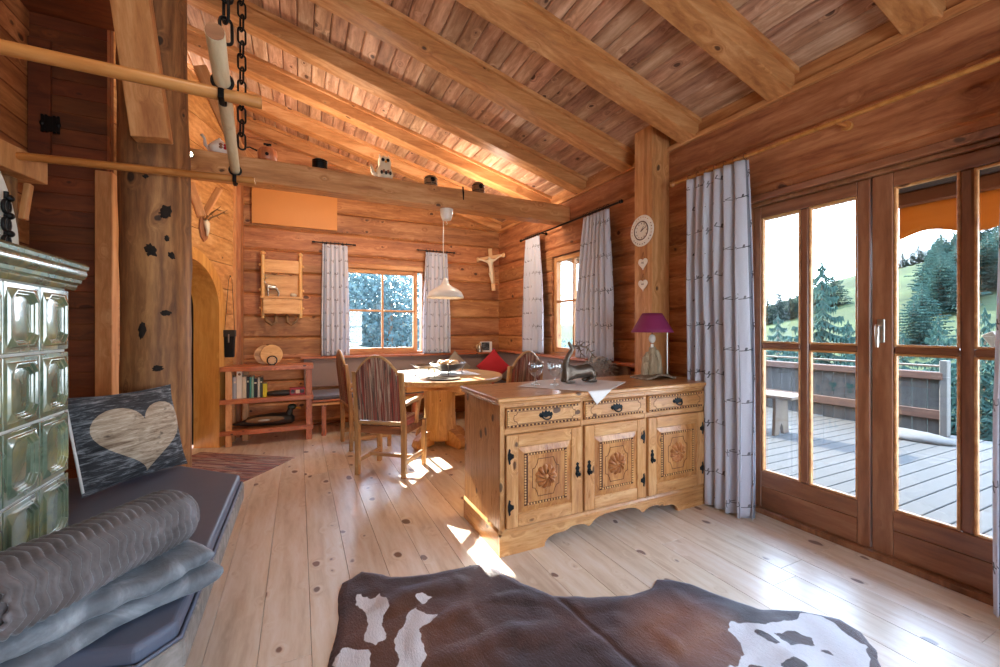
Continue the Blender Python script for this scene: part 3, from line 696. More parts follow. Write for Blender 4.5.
SP=[spruce('spruce_tree',1,.26,1),spruce('spruce_tree',1,.34,2,.9)]
usedsp=[False,False]
def put_spruce(px,topy,d,label,grp=None,kind=0,wide=1.0,h=None):
    x,y,z=place_px(px,d); th=math.atan2(px-500,418); t_=d*math.cos(th)
    H=(1.25+(328.56-topy)/418*t_-z) if h is None else h
    o=SP[kind]
    if usedsp[kind]: o=copy_tree(SP[kind])
    usedsp[kind]=True
    o.location=(x,y,z-.02*H); o.scale=(H*wide,H*wide,H); o.rotation_euler=(0,0,R.random()*6); tag(o,label,'spruce tree',grp); return o
put_spruce(822,240,17,'tall spruce beyond the terrace seen through the left door leaf',wide=.95)
put_spruce(778,300,20,'spruce partly hidden at the left edge of the glazed door','spruces close below the terrace',1)
put_spruce(790,322,18,'low spruce just left of the tall spruce','spruces close below the terrace',1)
put_spruce(862,312,19,'spruce right behind the meeting stiles of the door','spruces close below the terrace',0)
put_spruce(848,306,26,'spruce standing between the tall spruce and the door handle stile','spruces close below the terrace',0)
put_spruce(903,318,20,'low spruce at the left of the right door leaf','spruces close below the terrace',1)
put_spruce(938,298,18,'pointed spruce in the middle of the right door leaf','spruces close below the terrace',0)
put_spruce(962,306,21,'broad spruce behind the glazing bar of the right leaf','spruces close below the terrace',1)
put_spruce(985,288,17,'spruce at the far right beside the curtain','spruces close below the terrace',0)
put_spruce(922,276,95,'lone dark spruce on the open meadow slope',kind=0,wide=1.5)
put_spruce(914,290,90,'small tree beside the lone spruce on the slope',kind=1,wide=1.3)
for i in range(15):
    px=932+R.random()*66; d=115+R.random()*45
    o=put_spruce(px,0,d,'spruce of the dense wood on the upper meadow slope','wood on the meadow slope',i%2,1.25,h=R.uniform(11,15))
for i in range(16):
    px=890+i*7+R.uniform(-2,2); o=put_spruce(px,0,205,'small spruce along the skyline of the slope','skyline spruces',i%2,1.1,h=R.uniform(5,10))
for i in range(8):
    px=757+i*11; put_spruce(px,0,150,'distant spruce on the slope behind the tall spruce','far spruces',i%2,1.2,h=R.uniform(8,13))
# leafy trees behind the house (far window and side window)
def leafy(h,w,seed,n=7000):
    rr=random.Random(seed); mb=MB()
    for i in range(n):
        a=rr.random()*2*PI; b=math.acos(rr.uniform(-1,1)); r=rr.uniform(.35,1)**.5*(1+.25*noise.noise(Vector((math.cos(a)*2,math.sin(a)*2,b*2+seed))))
        c=Vector((w*r*math.sin(b)*math.cos(a),w*r*math.sin(b)*math.sin(a),h*.56+h*.42*r*math.cos(b))); s_=h*.0125*rr.uniform(.6,1.4)
        q=Matrix.Rotation(rr.random()*6,4,Vector((rr.uniform(-1,1),rr.uniform(-1,1),rr.uniform(-1,1))).normalized())
        mb.add([c+q@Vector((-s_,-s_*.5,0)),c+q@Vector((s_,-s_*.5,0)),c+q@Vector((0,s_,0))],[(0,1,2)])
    t=thing('leafy_tree','','tree'); mb.build('foliage',M['leaf'],t); MB().tube([(0,0,-.5),(.1,0,h*.3),(0,.1,h*.7)],[.2,.15,.05],8).build('trunk',M['bark'],t); return t
lt=leafy(5.2,2.3,4)
LP=[(340,19,'behind the left panes of the far window'),(366,22,'in the middle of the far window'),(392,17.5,'behind the right panes of the far window'),(345,26,'far back behind the left panes of the far window'),(566,24,'low behind the side window'),(584,30,'further off in the side window')]
for i,(px,d,l) in enumerate(LP):
    o=lt if i==0 else copy_tree(lt); x,y,z=place_px(px,d); o.location=(x,y,z-.3 if px<500 else z-.2); o.rotation_euler=(0,0,i*1.3); s_=(1.35,1.4,1.25,1.5,1.15,1.3)[i]; o.scale=(s_,)*3
    tag(o,'pale leafy tree '+l,'tree','trees behind the house')
M['wool']=plain('grey_wool','#a39d96',.95,nz=.6,nsc=25,sheen=.4)
M['birchw']=wood('pale_bark_wood','#7a6a54','#a89478','#d0c0a4',axis='z',rough=.8,kn=.2,var=.2,grain=3,bump=.8)
# ------------------------------------------------------------------ sideboard
SX0,SX1,SY0,SY1=.985,2.66,2.05,2.60
t=thing('sideboard','carved pine sideboard with three drawers, three doors and black iron fittings','sideboard',(0,0,0))
SB=t
mb=MB(); mb.box(SX0+.006,SX1,SY0+.02,SY1,.12,.838,c=.004); mb.build('carcass',M['side_z'],t)
mb=MB(); 
bays=[(1.022,1.522),(1.548,2.034),(2.060,2.585)]
fr=MB(); ed=[SX0+.004,1.018,1.526,1.544,2.038,2.056,2.589,SX1]
for a,b in ((ed[0],ed[1]),(ed[2],ed[3]),(ed[4],ed[5]),(ed[6],ed[7])): MB().box(a,b,SY0+.004,SY0+.02,.135,.838,c=.002).build('front_stile',M['side_z'],t)
for z0,z1 in ((.667,.697),(.812,.838)):
    mb=MB()
    mb.box(1.018,SX1-.07,SY0+.006,SY0+.02,z0,z1,c=.002); mb.build('front_rail',M['side_x'],t)
# plinth with scalloped apron
ap=[(SX0,0),(1.272,0)]
def arc(c,r,a0,a1,n=8,zs=1): return [(c[0]+r*math.cos(rad(a0+(a1-a0)*i/n)),c[1]+zs*r*math.sin(rad(a0+(a1-a0)*i/n))) for i in range(n+1)]
L_=[(1.272,0),(1.276,.02),(1.295,.042),(1.33,.056),(1.40,.058),(1.43,.062),(1.455,.076),(1.50,.078),(1.535,.074),(1.56,.066),(1.585,.05),(1.60,.056),(1.625,.078),(1.66,.094),(1.71,.103),(1.76,.103),(1.80,.094),(1.825,.084),(1.84,.074)]
mid=(1.272+2.34)/2
half=[(x,z) for x,z in L_ if x<mid-.02]
ap=[(SX0,0)]+half+[(mid,.104)]+[(2*mid-x,z) for x,z in reversed(half)]+[(SX1,0),(SX1,.118),(SX0,.118)]
mb=MB(); mb.prism(ap,SY0,SY0+.022); mb.build('scalloped_apron',M['side_x'],t,bevel=.002)
MB().box(SX0,SX0+.02,SY0+.022,SY1,0,.118,c=.002).build('plinth_side',M['side_y'],t); MB().box(SX1-.02,SX1,SY0+.022,SY1,0,.118).build('plinth_side',M['side_y'],t)
mb=MB(); pr=[(0,.118),(0,.128),(.010,.142),(.018,.142),(.018,.118)]
mb.prism([(SY0-.004+a,z) for a,z in pr],SX0-.004,SX1,axis='x'); mb.build('plinth_moulding',M['side_x'],t)
MB().prism([(SX0-.004+a,z) for a,z in pr],SY0-.004,SY1,axis='y').build('plinth_moulding',M['side_y'],t)
# top with stepped edge
mb=MB(); mb.box(SX0-.022,SX1+.045,SY0-.028,SY1+.01,.848,.872,c=.005); mb.build('top_board',M['side_x'],t)
mb=MB(); mb.box(SX0-.012,SX1+.03,SY0-.016,SY1+.005,.834,.848,c=.004); mb.build('cornice',M['side_x'],t)
def beadrow(mb,x0,x1,z0,z1,y,n,s):
    for i in range(n):
        f=(i+.5)/n; x=x0+(x1-x0)*f; z=z0+(z1-z0)*f
        mb.box(x-s/2,x+s/2,y-.004,y,z-s/2,z+s/2,c=.0012)
def line2d(mb,pts,y,w=.0028):
    for (a,b),(c,d) in zip(pts,pts[1:]):
        v=Vector((c-a,0,d-b)); L=v.length; v/=L; nrm=Vector((-v.z,0,v.x))*w/2; e=v*w*.4
        A=Vector((a,y-.0012,b))-e; B=Vector((c,y-.0012,d))+e
        vs=[A+nrm,A-nrm,B-nrm,B+nrm]; vs+= [q+Vector((0,.002,0)) for q in vs]; mb.add(vs,[(0,1,2,3),(7,6,5,4),(0,4,5,1),(1,5,6,2),(2,6,7,3),(3,7,4,0)])
def pull(t,x,z,y):
    mb=MB()
    mb.prism([(x+a,z+b) for a,b in [(-.048,0),(-.04,.016),(-.03,.012),(-.022,.026),(-.012,.016),(0,.030),(.012,.016),(.022,.026),(.03,.012),(.04,.016),(.048,0),(.036,-.012),(.02,-.008),(0,-.016),(-.02,-.008),(-.036,-.012)]],y-.003,y); mb.build('handle_plate',M['iron'],t,bevel=.001)
    mb=MB(); mb.tube([(x+.032*math.cos(a),y-.008-.014*abs(math.sin(a)),z+.002-.024*abs(math.sin(a))) for a in [PI*i/12 for i in range(13)]],.0042,8); 
    mb.build('bail_handle',M['iron'],t,smooth=180)
for i,(a,b) in enumerate(bays):
    yf=SY0-.012
    mb=MB(); mb.box(a,b,yf,SY0+.012,.700,.810,c=.004); d=mb.build('drawer',M['side_x'],t)
    for q0,q1,q2,q3,nn in ((a+.03,b-.03,.799,.799,18),(a+.03,b-.03,.711,.711,18),(a+.010,a+.010,.716,.794,7)): w=MB(); beadrow(w,q0,q1,q2,q3,yf,nn,.0095); w.build('carved_dentils',M['pale_x'],d); MB().box(q0-.006,q1+.006,yf-.0009,yf+.001,q2-.0065,q3+.0065).build('dentil_shade',M['engrave_shade'],d)  # dark strips paint the shade behind the dentils; paler beads stand for highlights
    e=MB(); x0,x1,z0,z1=a+.035,b-.035,.722,.788; k=.016
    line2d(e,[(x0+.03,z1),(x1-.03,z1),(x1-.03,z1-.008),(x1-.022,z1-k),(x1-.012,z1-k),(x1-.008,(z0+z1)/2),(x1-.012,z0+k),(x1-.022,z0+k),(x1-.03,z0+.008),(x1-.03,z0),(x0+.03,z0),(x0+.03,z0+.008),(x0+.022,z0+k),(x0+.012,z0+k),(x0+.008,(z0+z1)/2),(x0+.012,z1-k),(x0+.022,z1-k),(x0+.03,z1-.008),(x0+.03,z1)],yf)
    e.build('engraved_line',M['engrave_shade'],d); pull(d,(a+b)/2,.757,yf)
    # door
    z0,z1=.152,.664; sw=.072
    mb=MB(); mb.box(a,b,SY0-.004,SY0+.012,z0,z1,c=.001); dr=mb.build('door',M['side_z'],t)
    for p,q,r,s_ ,nm,m in ((a,a+sw,z0,z1,'stile','side_z'),(b-sw,b,z0,z1,'stile','side_z'),(a+sw,b-sw,z0,z0+sw,'rail','side_x'),(a+sw,b-sw,z1-sw,z1,'rail','side_x')):
        MB().box(p,q,yf,SY0-.002,r,s_,c=.003).build(nm,M[m],dr)
    xc,zcn=(a+b)/2,(z0+z1)/2
    # raised panel
    pm=MB(); x0,x1,y0_,w0,w1=a+sw,b-sw,SY0-.006,z0+sw,z1-sw; q=.035
    vs=[(x0,y0_+.003,w0),(x1,y0_+.003,w0),(x1,y0_+.003,w1),(x0,y0_+.003,w1),(x0+q,yf-.001,w0+q),(x1-q,yf-.001,w0+q),(x1-q,yf-.001,w1-q),(x0+q,yf-.001,w1-q)]
    pm.add(vs,[(4,5,6,7),(0,1,5,4),(1,2,6,5),(2,3,7,6),(3,0,4,7)]); pn=pm.build('raised_panel',M['panel_z'],dr)
    yp=yf-.001; w=MB(); X0,X1,Z0,Z1=x0+q+.008,x1-q-.008,w0+q+.01,w1-q-.01
    for q0,q1,q2,q3,nn in ((X0+.01,X1-.01,Z1,Z1,13),(X0+.01,X1-.01,Z0,Z0,13),(X0,X0,Z0,Z1,18),(X1,X1,Z0,Z1,18)): w=MB(); beadrow(w,q0,q1,q2,q3,yp,nn,.010); w.build('carved_dentils',M['pale_x'],dr); MB().box(q0-.007,q1+.007,yp-.0009,yp+.001,q2-.007,q3+.007).build('dentil_shade',M['engrave_shade'],dr)  # shade around the door dentils painted as dark strips, beads paler as highlight
    MB().box(X0+.006,X0+.018,yp-.0008,yp+.001,Z0+.008,Z1-.008).build('dentil_shade',M['engrave_shade'],dr)  # dark strip painting the shade beside the left dentils
    e=MB(); hx,hz=.088,.105; k=.026; o8=[(-hx,-hz+2*k),(-hx,hz-2*k),(-hx+k*.6,hz-2*k+.004),(-hx+k*1.1,hz-k),(-hx+k*1.4,hz),(hx-k*1.4,hz),(hx-k*1.1,hz-k),(hx-k*.6,hz-2*k+.004),(hx,hz-2*k),(hx,-hz+2*k),(hx-k*.6,-hz+2*k-.004),(hx-k*1.1,-hz+k),(hx-k*1.4,-hz),(-hx+k*1.4,-hz),(-hx+k*1.1,-hz+k),(-hx+k*.6,-hz+2*k-.004),(-hx,-hz+2*k)]
    line2d(e,[(xc+p,zcn+q2) for p,q2 in o8],yp,.0036); e.build('engraved_line',M['engrave_shade'],dr)
    # rosette
    r_=MB(); Mx=Matrix.Translation((xc,yp,zcn))@Matrix.Rotation(PI/2,4,'X')
    def ros(u,v):
        a_=2*PI*u; r=.068*v; sw_=abs(math.sin(5.5*(a_)+ (2.2*v)))
        h=(.002+.022*sw_)*(math.sin(PI*min(1,v*.98))**.6) if v>.22 else .012*math.cos(v/.22*PI/2)**.5+.004
        rr_=r*(1+.05*math.cos(11*a_)*v); return (rr_*math.cos(a_),rr_*math.sin(a_),h if v<1 else 0)
    r_.grid(ros,110,14,M=Mx); r_.build('carved_rosette',M['panel_z'],dr,smooth=50)
    # fittings
    lx=b-.030 if i==0 else a+.030; hx_=a+.018 if i==0 else b-.018
    lk=MB(); lk.prism([(lx+p,zcn+q2) for p,q2 in [(0,.05),(.012,.04),(.006,.03),(.016,.015),(.010,0),(.016,-.02),(.008,-.035),(0,-.045),(-.008,-.035),(-.016,-.02),(-.010,0),(-.016,.015),(-.006,.03),(-.012,.04)]],yf-.003,yf); 
    lk.build('lock_plate',M['iron'],dr,bevel=.001); MB().tube([(lx,yf,zcn-.018),(lx,yf-.022,zcn-.018)],[.006,.011],12).build('key_knob',M['iron'],dr,smooth=50)
    for hz_ in (zcn+.14,zcn-.14):
        hg=MB(); sg=1 if i==0 else -1
        hg.prism([(hx_+p*sg,hz_+q2) for p,q2 in [(-.012,.012),(-.004,.045),(.006,.038),(.004,.022),(.014,.014),(.026,.01),(.026,-.01),(.014,-.014),(.004,-.022),(.006,-.038),(-.004,-.045),(-.012,-.012)]],yf-.003,yf); hg.build('hinge',M['iron'],dr,bevel=.001)
# cloth on the sideboard
def cl(u,v):
    C=Vector((1.68,2.335)); a=Vector((.40,-.065)); b=Vector((-.065,-.40)); p=C+a*(u+v-1)+b*(u-v)
    z=.8745+.0006*math.sin(p.x*40)*math.sin(p.y*33); y0=SY0-.030; y1=SY1+.012
    if p.y<y0: return (p.x,y0-.004-.05*(y0-p.y),z-(y0-p.y)*.97)
    if p.y>y1: return (p.x,y1+.004,z-(p.y-y1)*.97)
    return (p.x,p.y,z)
o=MB().grid(cl,60,60).build('table_runner',M['linen'],smooth=60); s=o.modifiers.new('s','SOLIDIFY'); s.thickness=.0015; s.offset=1; tag(o,'white square cloth on the sideboard with one corner hanging over the front','cloth')
def goblet(x,y,lab):
    t=thing('wine_glass',lab,'glass',(x,y,.877),0,'goblets on the white cloth')
    out=[(.001,.004),(.030,.004),(.034,.006),(.012,.012),(.006,.022),(.0065,.045),(.010,.052),(.030,.068),(.044,.088),(.050,.112),(.050,.130),(.046,.158)]
    inn=[(.044,.158),(.048,.130),(.0478,.112),(.042,.09),(.028,.071),(.004,.060)]
    MB().lathe([(.0305,0),(.034,.002)]+out[1:]+inn,32).build('bowl_and_stem',M['wineglass'],t,smooth=180)
goblet(1.414,2.388,'clear goblet on the white cloth, the left one farther from the bronze deer')
goblet(1.528,2.334,'clear goblet on the white cloth beside the bronze deer')
# reclining deer figurine
def pt(px,py,y=0): return ((px-580)*.0069,y,(384.5-py)*.0069)
t=thing('deer_figurine','bronze reclining stag figurine with raised head on the white cloth','figurine',(1.745,2.37,.8765))
P=[pt(584,373.5),pt(592,372.5),pt(597.5,375.5),pt(574,374),pt(566,373),pt(563.5,366),pt(567,358),pt(573,350.5),pt(570.5,347.5),pt(567.5,343.5),
   pt(564,380,-.022),pt(562,382.6,-.03),pt(573,383,-.032),pt(564,380,.022),pt(562,382.6,.03),pt(572,383,.03),
   pt(595,381,-.03),pt(588,382.8,-.036),pt(599,383,-.038),pt(595,381,.03),pt(588,382.8,.036),pt(598,383,.036)]
E_=[(0,1),(1,2),(0,3),(3,4),(4,5),(5,6),(6,7),(7,8),(8,9),(4,10),(10,11),(11,12),(4,13),(13,14),(14,15),(2,16),(16,17),(17,18),(2,19),(19,20),(20,21)]
RD=[.050,.054,.044,.048,.042,.026,.018,.018,.014,.007,.020,.011,.007,.020,.011,.007,.024,.012,.008,.024,.012,.008]
skin('body',P,E_,RD,M['bronze'],t)
for sg in (-1,1):
    mb=MB(); y=.016*sg
    mb.tube([pt(574,348,y*.5),pt(580,347.5,y*1.5),pt(586,350,y*3),pt(590,356,y*4),pt(595,360,y*3.5)],[.006,.006,.005,.004,.002],8); mb.build('antler',M['bronze'],t,smooth=180)
    for a,b in ((pt(580,347.5,y*1.5),pt(583,343.5,y*2.4)),(pt(584,349,y*2.5),pt(589,346,y*3)),(pt(586,350,y*3),pt(584,356,y*3)),(pt(588.5,353.5,y*3.7),pt(593,352,y*4)),(pt(590,356,y*4),pt(588,361,y*3.6))):
        MB().tube([a,b],[.005,.0015],7).build('antler_tine',M['bronze'],t,smooth=180)
    MB().ell(pt(576.5,350,y*1.6),(.012,.012,.006)).build('ear',M['bronze'],t,smooth=180)
# lamp
t=thing('table_lamp','table lamp with purple shade and driftwood foot on the sideboard','lamp',(2.43,2.37,.872))
mb=MB(); mb.grid(lambda u,v:(-.145+.30*u,-.09+.17*v,.012+.028*max(0,math.sin(PI*u))**2*(1-.4*v)+.004*noise.noise(Vector((u*5,v*5,0)))),24,12); o=mb.build('wood_base',M['driftwood'],t,smooth=60); s=o.modifiers.new('s','SOLIDIFY'); s.thickness=.014; s.offset=-1
pc=[(-.058,-.01,.13,.017),(-.04,.012,.19,.022),(-.012,-.014,.225,.026),(.014,.008,.235,.027),(.036,-.01,.21,.022),(.058,.012,.15,.017),(.0,.03,.19,.022),(.0,-.035,.17,.018)]
for x,y,h,r in pc:
    MB().tube([(x*1.7,y,.03),(x*1.6,y,.07),(x*1.3,y,h*.8),(x*.7,y*.8,h),(x*.6,y*.7,h+.008)],[r*1.1,r*1.2,r*1.2,r*.9,r*.3],9).build('driftwood_piece',M['birchw'],t,smooth=70)
MB().tube([(0,0,.20),(0,0,.26)],.012,12).build('socket',M['white'],t,smooth=40); MB().ell((0,0,.30),(.026,.026,.034)).build('bulb',M['white'],t,smooth=180)
mb=MB(); mb.lathe([(.155,.352),(.152,.352),(.07,.492),(.073,.492)],48); 
mb=MB(); mb.grid(lambda u,v:((.155-.083*v)*math.cos(2*PI*u),(.155-.083*v)*math.sin(2*PI*u),.350+.145*v),48,4); o=mb.build('lamp_shade',M['purple'],t,smooth=180); s=o.modifiers.new('s','SOLIDIFY'); s.thickness=.002
for k in range(3):
    a=2*PI*k/3; MB().tube([(0,0,.40),(.10*math.cos(a),.10*math.sin(a),.44)],.0015,6).build('shade_wire',M['iron'],t)
MB().tube([(0,0,.26),(0,0,.40)],.002,6).build('shade_wire',M['iron'],t)
MB().tube([(.115,-.04,.01),(.115,-.04,.36)],.0055,10).build('side_rod',M['steel'],t,smooth=40); MB().ell((.115,-.04,.016),(.03,.02,.014)).build('rod_foot',M['silver'],t,smooth=180)
# ------------------------------------------------------------------ wall post ornaments
PX=XR-.2
t=thing('wall_clock','round pale decorated clock on the wall post','clock',(PX,2.66,2.075))
Ry=Matrix.Rotation(-PI/2,4,'Y')
MB().lathe([(.001,0),(.10,0),(.128,.004),(.132,.010),(.126,.014),(.10,.011),(.088,.012),(.080,.018),(.074,.018),(.070,.013),(.001,.013)],48,M=Ry).build('dial_plate',M['ivory'],t,smooth=30)
MB().tube([(-.018,.0765*math.cos(2*PI*k/40),.0765*math.sin(2*PI*k/40)) for k in range(40)],.004,6,closed=True).build('dark_ring',M['engrave_shade'],t)
for k in range(12):
    a=2*PI*k/12; MB().box(-.0148,-.0132,.060*math.cos(a)-.0025,.060*math.cos(a)+.0025,.060*math.sin(a)-.005,.060*math.sin(a)+.005).build('hour_mark',M['engrave_shade'],t)
for a,L in ((rad(128),.042),(rad(155),.058)): MB().tube([(-.017,-.008*math.cos(a),-.008*math.sin(a)),(-.017,L*math.cos(a),L*math.sin(a))],[.003,.0012],6).build('clock_hand',M['black'],t)
for k in range(26):
    a=2*PI*k/26+.05; 
    if k%7==3: continue
    rr=.112; c=(-.0135,rr*math.cos(a),rr*math.sin(a)); MB().ell(c,(.002,.006,.004),seg=8,rings=5).build('carved_ornament',M['engrave_shade'] if 14<k<24 or 9<k<13 else M['carved'],t)
for z,lab in ((1.80,'white heart tag hanging on the post, the upper one below the clock'),(1.62,'white heart tag hanging on the post, the lower one')):
    t=thing('heart_ornament',lab,'ornament',(PX,2.65,z),0,'heart tags on the wall post')
    MB().prism([(a*.054,b*.056) for a,b in heart_outline(32)],-.012,-.004,axis='x').build('heart',M['ivory'],t,bevel=.002)
    MB().tube([(-.008,-.018,.026),(-.004,0,.095),(-.008,.018,.026)],.0012,6).build('cord',M['lintel'],t)
    d=MB(); d.tube([(-.0126,-.012,-.004),(-.0126,-.004,.004),(-.0126,.004,-.002),(-.0126,.013,.006)],.0018,6); d.tube([(-.0126,-.006,.002),(-.0126,-.010,.012)],.0016,6); d.tube([(-.0126,.006,.002),(-.0126,.006,.012)],.0016,6); d.build('printed_antler',M['engrave_shade'],t)
# ------------------------------------------------------------------ dining corner
t=thing('corner_bench','built-in pine corner bench with grey seat cushion and mauve backrest','bench',(0,0,0))
MB().box(.13,2.36,5.25,5.86,.385,.42,c=.004).build('seat_board',M['shelf_x'],t); MB().box(2.36,2.80,3.02,5.86,.385,.42,c=.004).build('seat_board',M['shelf_y'],t)
MB().box(.13,2.36,5.25,5.275,.36,.405,c=.003).build('front_rail',M['pale_x'],t)
MB().box(.15,2.38,5.27,5.84,.42,.468).build('seat_cushion',M['cushion'],t,bevel=.015); MB().box(2.38,2.79,3.04,5.84,.42,.468).build('seat_cushion',M['cushion'],t,bevel=.015)
MB().box(.06,XR-.05,5.85,5.895,.50,.862,c=.006).build('backrest',M['mauve'],t); MB().box(XR-.05,XR-.005,3.0,5.85,.50,.896,c=.006).build('backrest',M['mauve'],t)
for x,y in ((.24,5.27),(1.3,5.27),(2.3,5.27),(2.38,3.05),(2.74,3.05),(2.38,4.3)): MB().box(x,x+.05,y,y+.05,0,.385,c=.004).build('leg',M['shelf_z'],t)
TX,TY=1.386,4.383
t=thing('dining_table','round pine dining table on a thick log-like pedestal','table',(TX,TY,0),.3)
MB().lathe([(.001,.70),(.655,.70),(.672,.708),(.678,.72),(.678,.742),(.672,.75),(.001,.75)],72).build('tabletop',M['oak_x'],t,smooth=35)
MB().box(-.44,.44,-.06,.06,.60,.70,c=.006).build('cross_beam',M['pale_x'],t); MB().box(-.06,.06,-.44,.44,.60,.699,c=.006).build('cross_beam',M['pale_y'],t)
mb=MB(); mb.lathe([(.19,.07),(.195,.12),(.172,.24),(.165,.40),(.170,.60)],14,wob=.10); mb.build('pedestal',M['pale_z'],t,smooth=25)
for k in range(4):
    a=k*PI/2+.15; Mx=Matrix.Rotation(a,4,'Z'); f=MB(); f.prism([(.12,.02),(.33,0),(.36,.04),(.34,.10),(.27,.15),(.18,.18),(.12,.20)],-.045,.045,M=Mx); f.build('foot',M['pale_x'],t,bevel=.008)
# table centre pieces
t=thing('footed_dish','metal dish on thin wire legs at the left of the round table','dish',(TX-.20,TY-.16,.752))
MB().lathe([(.001,.075),(.07,.078),(.115,.10),(.135,.118),(.14,.12),(.12,.108),(.07,.086),(.001,.082)],32).build('bowl',M['pewter'],t,smooth=50)
for k in range(3):
    a=2*PI*k/3+.5; MB().tube([(.11*math.cos(a),.11*math.sin(a),.10),(.12*math.cos(a),.12*math.sin(a),.05),(.105*math.cos(a),.105*math.sin(a),.004),(.125*math.cos(a),.125*math.sin(a),.004)],.0045,7).build('leg',M['pewter'],t,smooth=180)
MB().tube([(.13*math.cos(2.6),.13*math.sin(2.6),.115),(.17*math.cos(2.6),.17*math.sin(2.6),.125)],[.012,.018],8,flat=.3).build('handle',M['pewter'],t)
t=thing('fruit_bowl','wide dark metal bowl on bent wire legs in the middle of the round table','bowl',(TX+.10,TY+.02,.752))
MB().lathe([(.001,.03),(.09,.034),(.16,.07),(.20,.115),(.205,.118),(.20,.122),(.15,.08),(.08,.045),(.001,.04)],36).build('bowl',M['pewter'],t,smooth=50)
for k in range(3):
    a=2*PI*k/3+.2; MB().tube([(.18*math.cos(a),.18*math.sin(a),.13),(.215*math.cos(a),.215*math.sin(a),.11),(.17*math.cos(a),.17*math.sin(a),.004),(.19*math.cos(a),.19*math.sin(a),.004)],.005,7).build('leg',M['pewter'],t,smooth=180)
for k in range(5):
    a=k*1.3; o=MB().ell((0,0,0),(.052,.046,.040),fn=lambda p:1+.1*noise.noise(p*2+Vector((k,0,0)))).build('bread_roll',M['carved'],smooth=180,loc=(TX+.10+.075*math.cos(a),TY+.02+.075*math.sin(a),.752+.112)); tag(o,'pale brown bread roll lying in the dark metal bowl','bread','bread rolls in the bowl')
o=MB().lathe([(.001,0),(.13,0),(.165,.010),(.17,.014),(.16,.013),(.12,.006),(.001,.005)],36).build('plate',M['pewter'],smooth=50,loc=(TX-.10,TY-.42,.751)); tag(o,'flat dark grey plate near the front edge of the round table','plate')
mb=MB().grid(lambda u,v:(-.36+.72*u,-.22+.44*v,.0012*math.sin(u*9)*math.sin(v*7)),20,14); o=mb.build('table_runner',M['linen'],smooth=60,loc=(TX+.04,TY+.03,.7525)); s=o.modifiers.new('s','SOLIDIFY'); s.thickness=.0012; tag(o,'white cloth lying under the bowls on the round table','cloth')
# chairs
def chair(label,loc,rz,arms=True):
    t=thing('armchair',label,'chair',loc,rz,'striped wooden armchairs at the round table')
    hw=.215
    for s_ in (-1,1):
        MB().prism([(-.20,0),(-.165,0),(-.158,.22),(-.165,.44),(-.185,.66),(-.215,.885),(-.25,.89),(-.245,.86),(-.222,.66),(-.205,.44),(-.20,.2)],s_*hw-.02,s_*hw+.02,axis='x').build('rear_post',M['oak_z'],t,bevel=.005)
        MB().prism([(.185,0),(.222,0),(.228,.12),(.222,.25),(.228,.42),(.185,.42),(.182,.25),(.19,.12)],s_*(hw+.01)-.02,s_*(hw+.01)+.02,axis='x').build('front_leg',M['oak_z'],t,bevel=.005)
        MB().box(s_*hw-.012,s_*hw+.012,-.17,.20,.10,.14,c=.004).build('stretcher',M['oak_y'],t)
        if arms:
            MB().prism([(-.20,.625),(-.10,.64),(.05,.645),(.14,.655),(.17,.64),(.175,.625),(.12,.618),(-.20,.60)],s_*(hw+.005)-.024,s_*(hw+.005)+.024,axis='x').build('armrest',M['oak_y'],t,bevel=.008)
            MB().prism([(.02,.42),(.055,.42),(.062,.48),(.085,.54),(.125,.625),(.075,.625),(.045,.56),(.03,.50)],s_*(hw+.012)-.014,s_*(hw+.012)+.014,axis='x').build('arm_support',M['oak_z'],t,bevel=.005)
    MB().box(-hw,hw,-.165,.20,.355,.42,c=.005).build('seat_frame',M['door_x'],t)
    MB().box(-hw-.005,hw+.005,-.155,.225,.42,.475).build('seat',M['stripe'],t,bevel=.02,seg=3)
    MB().box(-hw,hw,.0,.03,.11,.14,c=.004).build('cross_stretcher',M['oak_x'],t)
    # arched back
    out=[]; n=24; w=hw-.024
    def top(x): # height of the arch along x
        u=abs(x)/w; return .86+.155*math.cos(u*PI/2)**.8 if u<1 else .86
    xs=[-w+2*w*i/n for i in range(n+1)]
    poly=[(x,top(x)) for x in xs]
    def yb(z): return -.19-.052*max(0,(z-.44)/.45)
    for nm,z0,off,th,mt in (('back_upholstery',.475,0,.035,M['stripe']),):
        def f(u,v):
            x=-w+2*w*u; zt=top(x); z=z0+(zt-z0)*v; e=1-abs(2*u-1)**6; e2=1-abs(2*v-1)**8
            return (x,yb(z),z)
        mb=MB().grid(f,24,16); o=mb.build(nm,mt,t,smooth=60); s=o.modifiers.new('s','SOLIDIFY'); s.thickness=.034; s.offset=0; b=o.modifiers.new('b','BEVEL'); b.width=.010; b.segments=2; b.limit_method='ANGLE'
    MB().tube([(x,yb(top(x)),top(x)+.004) for x in xs],.013,8).build('arched_rim',M['oak_x'],t,smooth=180)
    MB().box(-w,w,-.205,-.175,.44,.47,c=.004).build('back_rail',M['oak_x'],t)
    return t
chair('striped armchair seen from behind in front of the round table',(.737,3.762,0),-rad(39))
chair('striped armchair at the left side of the round table, half hidden by the nearest armchair',(.64,4.73,0),-rad(84))
chair('striped armchair behind the sideboard at the right of the round table',(1.985,3.86,0),rad(14))
